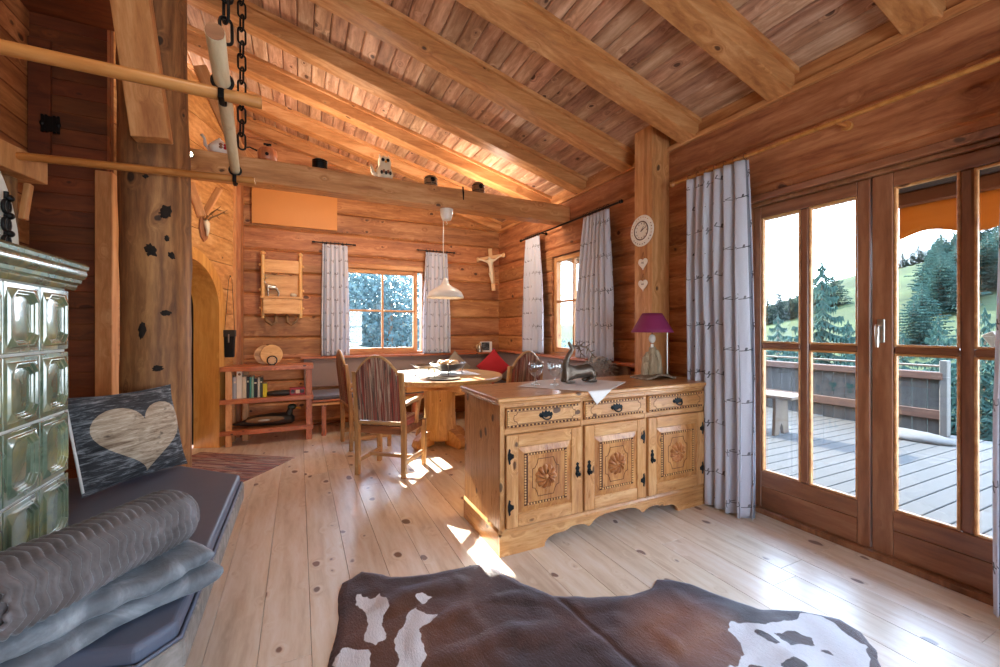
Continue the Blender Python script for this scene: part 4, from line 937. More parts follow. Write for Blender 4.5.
# pillows of the corner
def pillow(name,lab,w,h,d,m,loc,rz,rx,ry=0,cat='cushion'):
    t=thing(name,lab,cat,loc,rz)
    def f(sg):
        def g(u,v):
            a,b=2*u-1,2*v-1; e=(max(0,1-a*a)*max(0,1-b*b))**.62; k=1-.10*(a*a*(1-b*b)+b*b*(1-a*a))*0-.06*(1-abs(a)**2)*abs(b)**3
            kx=1-.07*(1-b*b)*abs(a)**2; kz=1-.07*(1-a*a)*abs(b)**2
            return (a*w/2*kx,sg*d/2*e+.006*noise.noise(Vector((a*2,b*2,sg)))*e,b*h/2*kz)
        return g
    mb=MB(); mb.grid(f(-1),28,28); mb.grid(f(1),28,28); o=mb.build('cover',m,t,smooth=180)
    w_=o.modifiers.new('w','WELD'); w_.merge_threshold=.0005
    Rm=Matrix.Rotation(rx,4,'X')@Matrix.Rotation(ry,4,'Y'); o.matrix_local=Rm
    return t,Rm,f
pillow('cushion','red cushion standing on its corner on the dining bench',.36,.36,.13,M['red'],(2.47,5.35,.715),rad(-40),-.12,PI/4)
pillow('cushion','beige cushion standing on its corner behind the bowls of the round table',.34,.34,.12,M['beigecloth'],(2.02,5.66,.70),rad(0),-.12,PI/4)
t=thing('sheepskin','shaggy grey sheepskin heaped behind the bronze deer','sheepskin',(2.585,3.20,.468))
mb=MB(); mb.ell((0,0,.24),(.17,.15,.25),seg=40,rings=28,fn=lambda p:1+.20*noise.noise(p*2.2)+.13*noise.noise(p*7)); mb.build('hide',M['wool'],t,smooth=180)
tf=MB(); rr=random.Random(3)
for i in range(900):
    a=rr.random()*2*PI; b=math.acos(rr.uniform(-.7,1)); p=Vector((math.sin(b)*math.cos(a)*.17,math.sin(b)*math.sin(a)*.15,.24+math.cos(b)*.25)); d=Vector((p.x,p.y,(p.z-.24)*.6)).normalized(); q=Vector((rr.uniform(-1,1),rr.uniform(-1,1),-.9))*.02
    s_=d.orthogonal().normalized()*.007; tf.add([p-s_,p+s_,p+d*.045+q*.8+s_*.6,p+d*.055+q*2.0],[(0,1,2),(0,2,3)])
o=tf.build('wool_locks',M['wool'],t); o['kind']='stuff'
# things on the ledge in the corner
t=thing('greeting_card','small standing picture card on the ledge in the corner','picture card',(2.56,5.80,.893),-.25)
MB().box(-.09,.09,-.004,.004,0,.16,c=.001).build('card',M['linen'],t); MB().box(-.07,.05,-.0055,-.0042,.03,.15).build('printed_picture',M['pil'],t)
t=thing('angel_figurine','little rounded figurine standing left of the picture card on the ledge','figurine',(2.47,5.83,.893))
MB().lathe([(.04,0),(.045,.02),(.03,.07),(.02,.10)],20).build('robe',M['silver'],t,smooth=60); MB().ell((0,0,.118),(.024,.024,.026)).build('head',M['carved'],t,smooth=180); 
for sg in (-1,1): MB().ell((sg*.035,.01,.085),(.028,.008,.035)).build('wing',M['carved'],t,smooth=180)
t=thing('small_box','tiny box with a blue lid on the ledge right of the picture card','box',(2.67,5.80,.893),-.2)
MB().box(-.035,.035,-.02,.02,0,.035,c=.003).build('box_body',M['carved'],t); MB().box(-.032,.032,-.019,.019,.035,.055,c=.004).build('lid',plain('blue_lid','#4a4c78',.5),t)
# crucifix in the corner
t=thing('crucifix','carved pale wooden crucifix hanging in the room corner','crucifix',(2.60,5.69,2.16),rad(-42))
Rt=Matrix.Rotation(rad(-7),4,'Y'); Rx=Matrix.Rotation(rad(-6),4,'X')@Rt
MB().box(-.030,.030,.0,.025,-.35,.30,M=Rx,c=.004).build('upright_beam',M['carved'],t)
MB().box(-.21,.21,-.005,.02,.135,.185,M=Rx,c=.005).build('cross_beam',M['carved'],t)
for sx in (-1,1): MB().box(sx*.205-.018,sx*.205+.018,-.01,.025,.125,.195,M=Rx,c=.006).build('beam_end',M['carved'],t)
P=[(0,-.035,-.05),(0,-.04,.03),(0,-.035,.09),(0,-.045,.125),(-.012,-.06,.155),(-.07,-.03,.10),(-.13,-.02,.135),(-.185,-.02,.16),(.07,-.03,.10),(.13,-.02,.135),(.185,-.02,.16),(-.015,-.05,-.12),(-.01,-.035,-.19),(.0,-.03,-.25),(.012,-.055,-.12),(.008,-.035,-.19),(.004,-.03,-.25)]
E_=[(0,1),(1,2),(2,3),(3,4),(2,5),(5,6),(6,7),(2,8),(8,9),(9,10),(0,11),(11,12),(12,13),(0,14),(14,15),(15,16)]
o=skin('carved_body',[tuple(Rx@Vector(p)) for p in P],E_,[.028,.028,.034,.016,.022,.016,.011,.008,.016,.011,.008,.020,.014,.010,.020,.014,.010],M['bone'],t)
# pendant lamp
t=thing('pendant_lamp','cream bell-shaped pendant lamp hanging over the round table','lamp',(1.36,4.08,2.465))
MB().lathe([(.02,-.115),(.045,-.108),(.062,-.06),(.068,0)][::-1],28).build('ceiling_cup',M['white'],t,smooth=50)
MB().tube([(0,0,-.11),(-.0,0,-.13),(.010,0,-.145),(0,0,-.155),(-.01,0,-.145)],.003,6).build('hook',M['steel'],t)
MB().tube([(-.035,0,-.05),(-.035,0,-.40),(-.025,0,-.705)],.0045,8).build('cord',M['white'],t,smooth=180)
pr=[(.185,-.905),(.186,-.890),(.178,-.872),(.165,-.845),(.125,-.815),(.075,-.790),(.042,-.765),(.030,-.735),(.018,-.700)]
mb=MB(); mb.grid(lambda u,v:(lambda q:((q[0])*math.cos(2*PI*u)-.012,(q[0])*math.sin(2*PI*u),q[1]))(pr[min(int(v*8+.5),8)]),44,8); o=mb.build('lamp_shade',M['white'],t,smooth=180); s=o.modifiers.new('s','SOLIDIFY'); s.thickness=.004
MB().ell((-.012,0,-.82),(.03,.03,.045)).build('bulb',plain('warm_bulb','#ffdfae',.4,emit=6),t,smooth=180)
# ------------------------------------------------------------------ far wall things
o=MB().box(-.513,.455,YB-.05,YB-.012,2.53,3.10).build('heating_panel',M['heater'],bevel=.003); tag(o,'plain orange rectangular panel on the far wall under the tie beam','panel')
t=thing('wall_shelf','small pale wooden wall shelf with turned side posts','shelf',(-.185,YB-.013,0))
for x in (-.205,.205):
    MB().tube([(x,-.10,1.40),(x,-.10,2.14)],.022,12).build('side_post',M['pale_z'],t,smooth=40)
    MB().lathe([(.012,0),(.026,.012),(.03,.028),(.018,.045),(.004,.055)],14,M=Matrix.Translation((x,-.10,2.14))).build('post_finial',M['pale_z'],t,smooth=50)
    MB().lathe([(.004,-.03),(.022,-.018),(.012,0)],14,M=Matrix.Translation((x,-.10,1.40))).build('post_foot',M['pale_z'],t,smooth=50)
    for z in (2.02,1.72,1.50): MB().ell((x+(.03 if x>0 else -.03),-.10,z),(.014,.012,.016)).build('side_knob',M['pale_z'],t,smooth=180)
MB().box(-.195,.195,-.03,0,1.60,1.93,c=.002).build('back_board',M['pale_x'],t); MB().box(-.195,.195,-.11,0,1.93,2.09,c=.004).build('top_board',M['pale_x'],t)
MB().box(-.23,.23,-.17,0,1.615,1.64,c=.004).build('shelf_board',M['pale_x'],t); MB().box(-.20,.20,-.15,-.12,1.43,1.615,c=.004).build('front_board',M['pale_x'],t)
for x in (-.08,.10): MB().tube([(x-.03,-.115,1.915),(x,-.125,1.905),(x+.03,-.12,1.92)],[.003,.006,.003],6).build('carved_twig',M['antler'],t)
for x,sg in ((-.09,-1),(.08,1)):
    t=thing('hanging_antler','curved brown horn hanging under the pale wall shelf, '+('left' if sg<0 else 'right')+' one','horn',(-.185+x,YB-.10,1.43))
    MB().tube([(sg*.11,0,-.01),(sg*.075,-.01,-.09),(sg*.02,-.01,-.13),(-sg*.02,-.01,-.10),(-sg*.025,0,-.01)],[.010,.018,.02,.02,.018],10).build('horn',M['antler'],t,smooth=180)
def standing_deer(name,lab,loc,rz,s,m):
    t=thing(name,lab,'figurine',loc,rz); t.scale=(s,s,s); s=1
    P=[(0,0,.30),(.10,0,.31),(.18,0,.29),(-.08,0,.31),(-.15,0,.33),(-.20,0,.42),(-.24,0,.50),(-.30,0,.49)]
    E_=[(0,1),(1,2),(0,3),(3,4),(4,5),(5,6),(6,7)]; rd=[.09,.09,.08,.09,.07,.045,.04,.024]
    for (bx,a) in ((2,.17),(4,-.13)):
        for sy in (-1,1):
            i=len(P); k=.02 if bx==2 else 0
            P+= [(a,sy*.04,.22),(a+k*1.5,sy*.045,.12),(a+.01,sy*.045,.0)]; E_+=[(bx,i),(i,i+1),(i+1,i+2)]; rd+=[.04,.022,.018]
    skin('body',[tuple(s*q for q in p) for p in P],E_,[r*s for r in rd],m,t)
    for sy in (-1,1):
        pts=[(-.235,sy*.015,.52),(-.20,sy*.07,.60),(-.22,sy*.12,.68),(-.27,sy*.10,.75)]
        mb=MB(); mb.tube([tuple(s*q for q in p) for p in pts],[.012*s,.010*s,.008*s,.004*s],7); o=mb.build('antler',m,t,smooth=180)
        for a,b in (((-.22,sy*.04,.56),(-.30,sy*.05,.60)),((-.20,sy*.07,.60),(-.13,sy*.09,.66)),((-.22,sy*.12,.68),(-.16,sy*.14,.74))):
            MB().tube([tuple(s*q for q in a),tuple(s*q for q in b)],[.009*s,.003*s],6).build('antler_tine',m,t,smooth=180)
standing_deer('reindeer_figurine','silver standing reindeer figurine on the pale wall shelf',(-.29,YB-.105,1.641),.15,.36,M['silver'])
o=MB().lathe([(.02,0),(.035,.01),(.038,.03),(.02,.045),(.012,.03)],12).build('tealight_holder',M['bone'],smooth=50,loc=(-.06,YB-.10,1.641)); tag(o,'tiny white candle holder on the right of the pale wall shelf','candle holder')
# reddish shelf unit
SHY0,SHY1=5.17,5.49; a,b=-.745,.15
t=thing('book_shelf','low reddish pine shelf unit with three boards against the far wall','shelf',(0,0,0))
for z,fz in ((.795,.05),(.452,.048),(.120,.048)):
    MB().prism([(a,SHY0+.03),(a+.28,SHY0),(b,SHY0),(b,SHY1),(a,SHY1)],z,z+fz,axis='z').build('shelf_board',M['shelf_x'],t,bevel=.003)
for x,y in ((a+.05,SHY0+.035),(b-.075,SHY0+.012),(a+.05,SHY1-.06),(a+.18,SHY1-.06),(b-.075,SHY1-.06)):
    MB().box(x,x+.06,y,y+.035,0,.794,c=.003).build('upright',M['shelf_z'] if x>0 else M['beam_z'],t)
bk=[('#8d9094',.045,.235,'grey spine book standing first from the left on the middle shelf'),('#a6a8ac',.030,.232,'silver spine book second from the left on the middle shelf'),('#ddd6c4',.052,.30,'tall cream book with a round emblem, highest of the row on the middle shelf'),('#c9bda4',.040,.235,'beige paper spine book right of the tall cream one'),('#22262c',.028,.235,'black thick book left of the green and teal spines'),('#3d8f86',.018,.225,'narrow teal book in the row on the middle shelf'),('#8fb8a0',.022,.23,'pale green book in the row on the middle shelf'),('#191c22',.034,.21,'black book with a white top stripe in the row'),('#c8c2b0',.024,.215,'off-white book between black and dark green spines'),('#3a4436',.026,.22,'dark green book left of the yellow one'),('#d8c420',.040,.145,'small yellow book at the right end of the row')]
x=-.672
for i,(c,w,h,lab) in enumerate(bk):
    t=thing('book',lab,'book',(x,SHY0+.065,.5005),0,'books in the reddish shelf'); cm=plain('book_cover_%d'%i,c,.5)
    MB().box(0,w-.003,0,.14,0,h,c=.002).build('cover',cm,t); MB().box(.003,w-.006,.003,.141,h-.001,h+.0015).build('pages',M['bone'],t); x+=w
    if i==2: MB().tube([(w/2,-.0015,h-.04),(w/2,.001,h-.04)],.014,14).build('emblem',M['antler'],t)
    if i in (0,1,4,7,9): MB().box(.004,w-.008,-.0012,.001,h*.72,h*.8).build('spine_label',M['bone'],t)
t=thing('red_box','red printed card box at the right end of the middle shelf board','box',(.00,SHY0+.07,.5005),.05)
MB().box(-.09,.065,0,.09,0,.082,c=.002).build('card_box',plain('red_card','#9c2026',.5),t); 
for x_ in (-.06,.035): MB().tube([(x_,-.0015,.042),(x_,.0005,.042)],.022,16).build('printed_disc',M['pil'],t)
MB().box(-.03,.01,-.0015,.0005,.02,.06).build('printed_label',M['bone'],t)
o=MB().ell((0,0,.028),(.17,.06,.032),fn=lambda p:1+.2*noise.noise(p*3)).build('folded_pouch',M['duckdark'],smooth=180,loc=(-.235+.06,SHY0+.13,.4985)); tag(o,'dark folded pouch lying between the books and the red box','pouch')
# duck decoy
t=thing('duck_decoy','carved mallard duck decoy with yellow bill on the lowest shelf board','duck',(-.31,SHY0+.15,.168))
def loft(secs,m,nm,seg=20):
    vs=[];fs=[]
    for (x,y,z,ry,rz_) in secs:
        for k in range(seg): a_=2*PI*k/seg; vs.append((x,y+ry*math.cos(a_),z+rz_*math.sin(a_)))
    for i in range(len(secs)-1):
        for k in range(seg): fs.append((i*seg+k,i*seg+(k+1)%seg,(i+1)*seg+(k+1)%seg,(i+1)*seg+k))
    fs+=[tuple(range(seg-1,-1,-1)),tuple((len(secs)-1)*seg+k for k in range(seg))]
    mb=MB(); mb.add(vs,fs); return mb.build(nm,m,t,smooth=70)
loft([(-.34,0,.045,.012,.008),(-.30,0,.045,.035,.015),(-.22,0,.05,.06,.032),(-.10,0,.066,.085,.055),(.04,0,.072,.09,.068),(.16,0,.070,.08,.066),(.235,0,.062,.055,.055),(.27,0,.055,.02,.025)],M['duckdark'],'body')
MB().tube([(.17,0,.07),(.21,0,.11),(.222,0,.15),(.232,0,.175)],[.055,.040,.032,.03],16).build('neck',M['duckdark'],t,smooth=180); MB().ell((.243,0,.192),(.048,.034,.036),seg=20,rings=14).build('head',M['duckgreen'],t,smooth=180)
MB().tube([(.275,0,.188),(.31,0,.172),(.335,0,.165)],[.018,.02,.014],12,flat=.45).build('bill',M['yellow'],t,smooth=180)
for sy in (-1,1): MB().ell((-.02,sy*.078,.085),(.19,.018,.035)).build('wing',M['antler'],t,smooth=180); MB().ell((-.03,sy*.094,.08),(.06,.006,.012)).build('wing_patch',M['silver'],t,smooth=180)
# round plates standing on the shelf
for i,(x,y,r,lab) in enumerate(((-.345,5.42,.108,'round wooden board leaning behind the other one on top of the reddish shelf'),(-.275,5.36,.112,'round wooden board with dark knots standing in front on top of the reddish shelf'))):
    t=thing('round_board',lab,'wooden board',(x,y,.8455),.05); Mx=Matrix.Translation((0,.0,r*.985))@Matrix.Rotation(PI/2-.14,4,'X')
    MB().lathe([(.001,-.008),(r-.004,-.008),(r,-.004),(r,.004),(r-.004,.008),(.001,.008)],40,M=Mx).build('board',M['pale_x'] if i else M['oak_x'],t,smooth=30)
t=thing('table_clock','small round dark-rimmed clock standing in front of the wooden boards','clock',(-.265,5.27,.8455))
Mx=Matrix.Translation((0,0,.052))@Matrix.Rotation(PI/2,4,'X')
MB().tube([(.046*math.cos(2*PI*k/24),0,.052+.046*math.sin(2*PI*k/24)) for k in range(24)],.008,8,closed=True).build('rim',M['iron'],t,smooth=180); MB().lathe([(.001,0),(.044,0),(.044,.006),(.001,.006)],28,M=Mx).build('dial',M['carved'],t)
for k in range(8): a_=2*PI*k/8; MB().box(.03*math.cos(a_)-.002,.03*math.cos(a_)+.002,-.0075,-.006,.052+.03*math.sin(a_)-.004,.052+.03*math.sin(a_)+.004).build('hour_mark',M['engrave_shade'],t)
MB().box(-.03,.03,-.012,.012,0,.01,c=.002).build('foot',M['iron'],t)
# bag on strap
t=thing('hanging_bag','black leather bag hanging on a long strap beside the archway','bag',(-.672,5.33,0),-.1)
MB().prism([(-.05,1.22),(.055,1.22),(.045,.94),(-.04,.94)],-.03,.02).build('bag_body',M['black'],t,bevel=.008); MB().box(-.055,.06,-.036,.024,1.16,1.235,c=.006).build('flap',plain('bag_leather','#24201e',.4),t); MB().box(-.006,.006,-.038,-.034,1.10,1.19).build('buckle',M['steel'],t)
MB().tube([(-.045,-.005,1.22),(-.015,.03,1.78),(.0,.03,1.82),(.015,.03,1.78),(.05,-.005,1.22)],.006,6,flat=.4).build('strap',M['black'],t); MB().tube([(0,.05,1.82),(0,.02,1.82)],.006,8).build('peg',M['iron'],t)
# antler mount on the oblique wall
p=obl(.62,0,0)
t=thing('antler_trophy','small pair of antlers with skull on a red-brown plaque above the archway','trophy',(p.x,p.y,2.25),math.atan2(-WD.x,WD.y)+PI/2)
AM=t; fwd=WN
t.rotation_euler=(0,0,math.atan2(WN.y,WN.x)+PI/2)   # local -Y points into the room
MB().prism([(0,-.14),(.05,-.10),(.075,-.02),(.07,.06),(.04,.11),(0,.10),(-.04,.11),(-.07,.06),(-.075,-.02),(-.05,-.10)],-.018,-.001).build('plaque',M['door_z'],t,bevel=.006)
MB().tube([(0,-.02,.07),(0,-.035,.04),(0,-.045,-.02),(0,-.04,-.08)],[.026,.03,.018,.008],10).build('skull',M['bone'],t,smooth=180)
for sg in (-1,1):
    MB().tube([(sg*.018,-.03,.07),(sg*.03,-.06,.11),(sg*.05,-.13,.15),(sg*.06,-.20,.20)],[.009,.009,.007,.003],8).build('antler',M['antler'],t,smooth=180)
    MB().tube([(sg*.045,-.10,.135),(sg*.06,-.13,.10)],[.006,.002],6).build('antler_tine',M['antler'],t,smooth=180); MB().tube([(sg*.055,-.16,.17),(sg*.04,-.22,.16)],[.005,.002],6).build('antler_tine',M['antler'],t,smooth=180)
# dark curtain inside the archway
p=obl(AS-.12,-.27,0)
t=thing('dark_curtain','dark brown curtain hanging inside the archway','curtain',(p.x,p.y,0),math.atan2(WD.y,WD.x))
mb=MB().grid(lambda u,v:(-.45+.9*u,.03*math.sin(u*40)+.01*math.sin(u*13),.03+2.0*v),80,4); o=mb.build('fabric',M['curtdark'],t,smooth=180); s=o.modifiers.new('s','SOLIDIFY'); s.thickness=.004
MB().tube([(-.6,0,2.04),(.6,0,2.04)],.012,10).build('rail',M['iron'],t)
# ------------------------------------------------------------------ ornaments on the tie beam
ZB=2.6655; YO=4.08
t=thing('teapot','white teapot with painted red flowers on the left end of the tie beam','teapot',(-.585,YO,ZB))
MB().lathe([(.03,0),(.055,.01),(.075,.04),(.075,.07),(.05,.10),(.035,.108)],28).build('body',M['white'],t,smooth=60); MB().lathe([(.036,.108),(.03,.12),(.01,.126),(.012,.138),(.003,.143)],20).build('lid',M['white'],t,smooth=60)
MB().tube([(-.065,0,.04),(-.095,0,.07),(-.10,0,.12),(-.12,0,.15)],[.018,.014,.010,.012],10).build('spout',M['white'],t,smooth=180); MB().tube([(.065,0,.09),(.11,0,.09),(.115,0,.05),(.07,0,.03)],.008,8).build('handle',M['white'],t,smooth=180)
for k in range(4): MB().ell((.02+.03*(k%2),-.074+.008*(k%2),.045+.022*(k//2)),(.014,.006,.012)).build('painted_flower',M['red'] if k%2 else M['door_x'],t,smooth=180)
t=thing('bird_house','little wooden box shaped like a jug house on the tie beam right of the chains','wooden box',(-.24,YO,ZB))
MB().lathe([(.055,0),(.072,.02),(.075,.07),(.066,.11),(.04,.128)],16,wob=.08).build('body',M['shelf_z'],t,smooth=50); MB().tube([(0,0,.12),(0,0,.16)],[.014,.008],10).build('neck',M['iron'],t); MB().box(-.03,.03,-.01,.01,.15,.165,c=.003).build('perch',M['iron'],t)
MB().tube([(0,-.074,.05),(0,-.078,.05)],.014,12).build('round_hole',M['black'],t); MB().tube([(-.075,0,.09),(-.13,0,.11),(-.17,0,.10)],[.008,.006,.006],8).build('spout',M['iron'],t)
t=thing('round_tin','flat black round tin on the tie beam','tin',(.17,YO,ZB)); MB().lathe([(.06,0),(.063,.01),(.063,.07),(.06,.072)],28).build('tin_body',M['black'],t,smooth=40); MB().lathe([(.065,.072),(.066,.085),(.05,.098),(.01,.102)],28).build('lid',M['iron'],t,smooth=50)
t=thing('owl_jug','white and brown owl-shaped jug on the middle of the tie beam','jug',(.74,YO,ZB))
MB().lathe([(.05,0),(.07,.02),(.08,.06),(.07,.10),(.055,.13),(.062,.17),(.055,.205),(.03,.225)],24,wob=.08).build('body',M['bone'],t,smooth=60)
for sx in (-.025,.02): MB().ell((sx,-.06,.175),(.016,.008,.016)).build('eye',M['black'],t,smooth=180); MB().tube([(sx*1.6,0,.21),(sx*2,0,.245)],[.014,.003],8).build('ear',M['bone'],t)
MB().ell((0,-.07,.155),(.010,.014,.012)).build('beak',M['yellow'],t,smooth=180); MB().tube([(-.06,0,.03),(-.11,0,.06),(-.125,0,.13)],[.022,.018,.010],10).build('wing_spout',M['bone'],t,smooth=180)
for k in range(5): MB().ell((-.04+.02*k,-.077,.05+.012*(k%2)),(.012,.006,.018)).build('painted_feather',M['door_x'] if k%2 else M['duckdark'],t,smooth=180)
for x,lab,h in ((1.195,'dark hollow wooden pot on the tie beam, left of the iron strap',.11),(1.71,'dark ribbed wooden pot at the right end of the row on the tie beam',.12)):
    t=thing('dark_pot',lab,'pot',(x,YO,ZB)); MB().lathe([(.045,0),(.062,.015),(.068,h*.5),(.058,h*.9),(.045,h)],18,wob=.12).build('pot_body',M['antler'],t,smooth=50); MB().tube([(0,-.058,h*.55),(0,-.070,h*.55)],.022,14).build('opening',M['black'],t)
    for k in range(3): MB().tube([(.064*math.cos(q),.064*math.sin(q),h*(.25+.25*k)) for q in [2*PI*j/20 for j in range(20)]],.004,6,closed=True).build('band',M['iron'],t)
t=thing('iron_strap','black iron strap hanging on the front of the tie beam','strap',(1.50,3.988,2.69)); MB().prism([(-.006,0),(.008,0),(.014,-.06),(.012,-.13),(.004,-.135),(-.002,-.06)],-.006,0).build('strap',M['black'],t)
t=thing('spot_lamp','small lit spotlight at the left end of the tie beam','lamp',(-.76,3.96,2.60)); MB().tube([(0,.03,.0),(0,0,0)],[.02,.028],14).build('housing',M['black'],t,smooth=40); MB().ell((0,-.004,0),(.02,.012,.02)).build('bulb',plain('lit_bulb','#fff0d0',.4,emit=14),t,smooth=180)
# ------------------------------------------------------------------ hanging poles and chains
def pole(a,b,r,m,lab,r2=None):
    a,b=Vector(a),Vector(b); t=thing('hanging_pole',lab,'pole',a); n=8; d=b-a
    MB().tube([d*(i/n) for i in range(n+1)],[r+(r2-r)*i/n if r2 else r for i in range(n+1)],20).build('pole',m,t,smooth=50); return t
pole((-1.60,1.845,2.135),(-.130,1.883,2.135),.023,M['pole'],'near horizontal wooden pole crossing in front of the trunk, upper one')
pole((-1.62,3.02,2.13),(-.234,2.878,2.13),.021,M['pole'],'far horizontal wooden pole crossing in front of the trunk, lower one')
wp=pole((-.238,1.577,2.185),(-.349,3.06,2.180),.028,M['birch'],'peeled pale pole pointing at the viewer, hung on chains at both ends',.024)
MB().lathe([(.0005,0),(.0268,.001),(.0268,.004),(.0005,.004)],20,M=Matrix.Rotation(PI/2,4,'X')@Matrix.Translation((0,0,-.0)),).build('cut_end',M['door_x'],wp,smooth=30)
def strapring(x,y,z,r,zp,lab):
    t=thing('iron_hanger',lab,'hanger',(x,y,z)); MB().tube([(r*math.cos(2*PI*k/24),0,r*math.sin(2*PI*k/24)) for k in range(24)],.006,8,closed=True).build('ring',M['black'],t,smooth=180)
    pts=[(-.0,-.0,-r),(0,-.034,-r-.01),(0,-.036,zp-.03),(0,0,zp-.042),(0,.034,zp-.03),(0,.034,-r-.01),(0,.0,-r)]
    MB().tube(pts,.010,6,flat=.35,up=(0,1,0)).build('strap',M['black'],t,smooth=40)
strapring(-.260,1.880,2.184,.033,-.046,'black iron hanger around the pale pole, the nearer one')
strapring(-.336,2.888,2.180,.029,-.048,'black iron hanger around the pale pole, the farther one')
def chain(x,y,z0,z1,lab,L=.088,w=.019,r=.0052,dx=0,dy=0):
    t=thing('iron_chain',lab,'chain',(x,y,z0),.5); n=int((z1-z0)/(L*.80)); 
    for i in range(n):
        z=L*.80*i+L/2; rot=i%2; pts=[]
        for k in range(20):
            a_=2*PI*k/20; u=w*math.cos(a_); v=(L/2-w)*(1 if math.sin(a_)>0 else -1)+w*math.sin(a_)
            pts.append((u,0,z+v) if rot==0 else (0,u,z+v))
        o=MB().tube(pts,r,7,closed=True).build('chain_link',M['black'],t,smooth=180)
chain(-.222,1.68,2.215,zc(-.235)-.01,'black iron chain holding the near end of the pale pole')
chain(-.275,2.62,2.21,zc(-.335)-.01,'black iron chain holding the far end of the pale pole')
o=bar_between((-1.42,2.70,2.11),(-1.33,3.19,2.11),.16,.13,M['beam_y'],'corbel_beam','thick pine beam end sticking out above the white stove dome','beam',up=(0,0,1))
o=MB().tube([(0,0,0),(.01,0,1.0),(0,0,2.03)],.048,14).build('brace_log',M['log'],smooth=50,loc=(-1.37,3.05,0)); tag(o,'slim rough log post under the beam end behind the tiled stove','post')
bar_between((-1.345,3.16,1.84),(-1.33,3.18,2.04),.03,.04,M['beam_z'],'knee_brace','short curved brace between the slim log post and the beam end','brace',up=(0,1,0))
# ------------------------------------------------------------------ tiled stove
FX,FY0,FY1=-.80,1.187,2.187
t=thing('tiled_stove','green glazed tiled stove with relief panels and moulded cornice','stove',(0,0,0))
MB().box(-1.62,FX-.016,FY0+.001,FY1-.012,0,1.40).build('stove_body',M['tile'],t)
cw,ch_=.2,.2335
def stile(c0,z0,face):
    mb=MB(); g=.0016
    def oct_(ix,k): # inset octagon points (y,z)
        a0,a1,b0,b1=ix,cw-ix,ix+.003,ch_-ix-.003
        return [(a0+k,b0),(a1-k,b0),(a1,b0+k),(a1,b1-k),(a1-k,b1),(a0+k,b1),(a0,b1-k),(a0,b0+k)]
    rings=[(.0,.0,0),(.003,.0,.003),(.019,.030,.003),(.023,.030,.012),(.029,.029,.012),(.033,.028,.004),(.038,.027,.004),(.041,.026,-.003),(.052,.022,-.001)]
    P_=[]
    for ix,k,h in rings:
        k=k if ix>=.02 else .002
        P_.append([(y,z,h) for y,z in oct_(max(ix,g),k)])
    vs=[];fs=[]
    for rg in P_: vs+=rg
    n=8
    for i in range(len(P_)-1):
        for k in range(n): fs.append((i*n+k,i*n+(k+1)%n,(i+1)*n+(k+1)%n,(i+1)*n+k))
    fs.append(tuple((len(P_)-1)*n+k for k in range(n)))
    if face=='x': V=[(FX-.007+h,c0+y,z0+z) for y,z,h in vs]
    else: V=[(c0-y,FY1+.0+h-.006,z0+z) for y,z,h in vs]
    mb.add(V,fs); o=mb.build('glazed_tile',M['tile'],t,smooth=35); b=o.modifiers.new('b','BEVEL'); b.width=.003; b.segments=2; b.limit_method='ANGLE'; b.angle_limit=rad(15)
for r_ in range(4):
    z0=.466+r_*ch_
    for c_ in range(5): stile(FY0+c_*cw,z0,'x')
    for c_ in range(4): stile(FX-.004-c_*cw,z0,'y')
MB().box(-1.62,FX-.0125,FY0,FY1-.0105,.44,1.402).build('grout',M['plaster'],t)
prof=[(0,1.400),(.006,1.408),(.008,1.420),(.020,1.428),(.022,1.440),(.034,1.450),(.038,1.462),(.036,1.476),(.042,1.482),(.044,1.494),(.036,1.504),(-.2,1.504),(-.2,1.400)]
nsg=5
for i in range(5): MB().prism([(FX+a_,z) for a_,z in prof],FY0+i*cw+.001,FY0+(i+1)*cw-.001+(.038 if i==4 else 0),axis='y').build('cornice_tile',M['tile'],t,smooth=35)
MB().prism([(FY1+a_,z) for a_,z in prof],-1.62,FX-.2,axis='x').build('cornice_tile',M['tile'],t,smooth=35); MB().box(-1.62,FX-.1,FY0,FY1,1.40,1.500).build('cover_slab',M['tile'],t)
mb=MB(); mb.prism([(1.66+.45*math.cos(PI*i/40),1.504+.43*math.sin(PI*i/40)) for i in range(41)],-1.5,-.90,axis='x'); mb.build('plaster_dome',M['plaster'],t,bevel=.02,seg=3)
o=thing('iron_ornament','black wrought iron ornament on the front of the white stove dome','ornament',(-.885,1.985,1.54))
MB().tube([(0,0,-.03),(0,0,.17)],.007,8).build('bar',M['black'],o); 
for z in (.0,.06,.12): MB().tube([(0,.018*math.cos(2*PI*k/14),z+.022*math.sin(2*PI*k/14)) for k in range(14)],.006,6,closed=True).build('scroll',M['black'],o,smooth=180)
for z in (.03,.09,.15): MB().ell((.006,.006,z),(.012,.014,.012)).build('knot',M['black'],o,smooth=180)
MB().box(-.014,-.006,-.03,.03,-.035,-.02).build('foot_plate',M['black'],o)
# ------------------------------------------------------------------ stove bench
t=thing('stove_bench','dark grey cushioned wooden bench around the tiled stove','bench',(0,0,0))
BP=[(-.262,2.60),(-.272,1.362),(-.352,1.278),(-.626,1.36),(-.795,1.40),(-.795,2.19),(-1.60,2.19),(-1.60,2.93),(-.59,2.93)]
def inset(P,d):
    out=[];n=len(P)
    for i in range(n):
        p0,p1,p2=Vector(P[i-1]),Vector(P[i]),Vector(P[(i+1)%n]); e1=(p1-p0).normalized(); e2=(p2-p1).normalized(); n1=Vector((-e1.y,e1.x)); n2=Vector((-e2.y,e2.x)); m=(n1+n2).normalized(); c=m.dot(n1); out.append(tuple(p1+m*(-d)/max(c,.3)*1))
    return out
area=sum(BP[i][0]*BP[(i+1)%9][1]-BP[(i+1)%9][0]*BP[i][1] for i in range(9)); sg=1 if area<0 else -1
BI=inset(BP,sg*.016); BF=inset(BP,sg*-.006) ; BB=inset(BP,sg*.20)
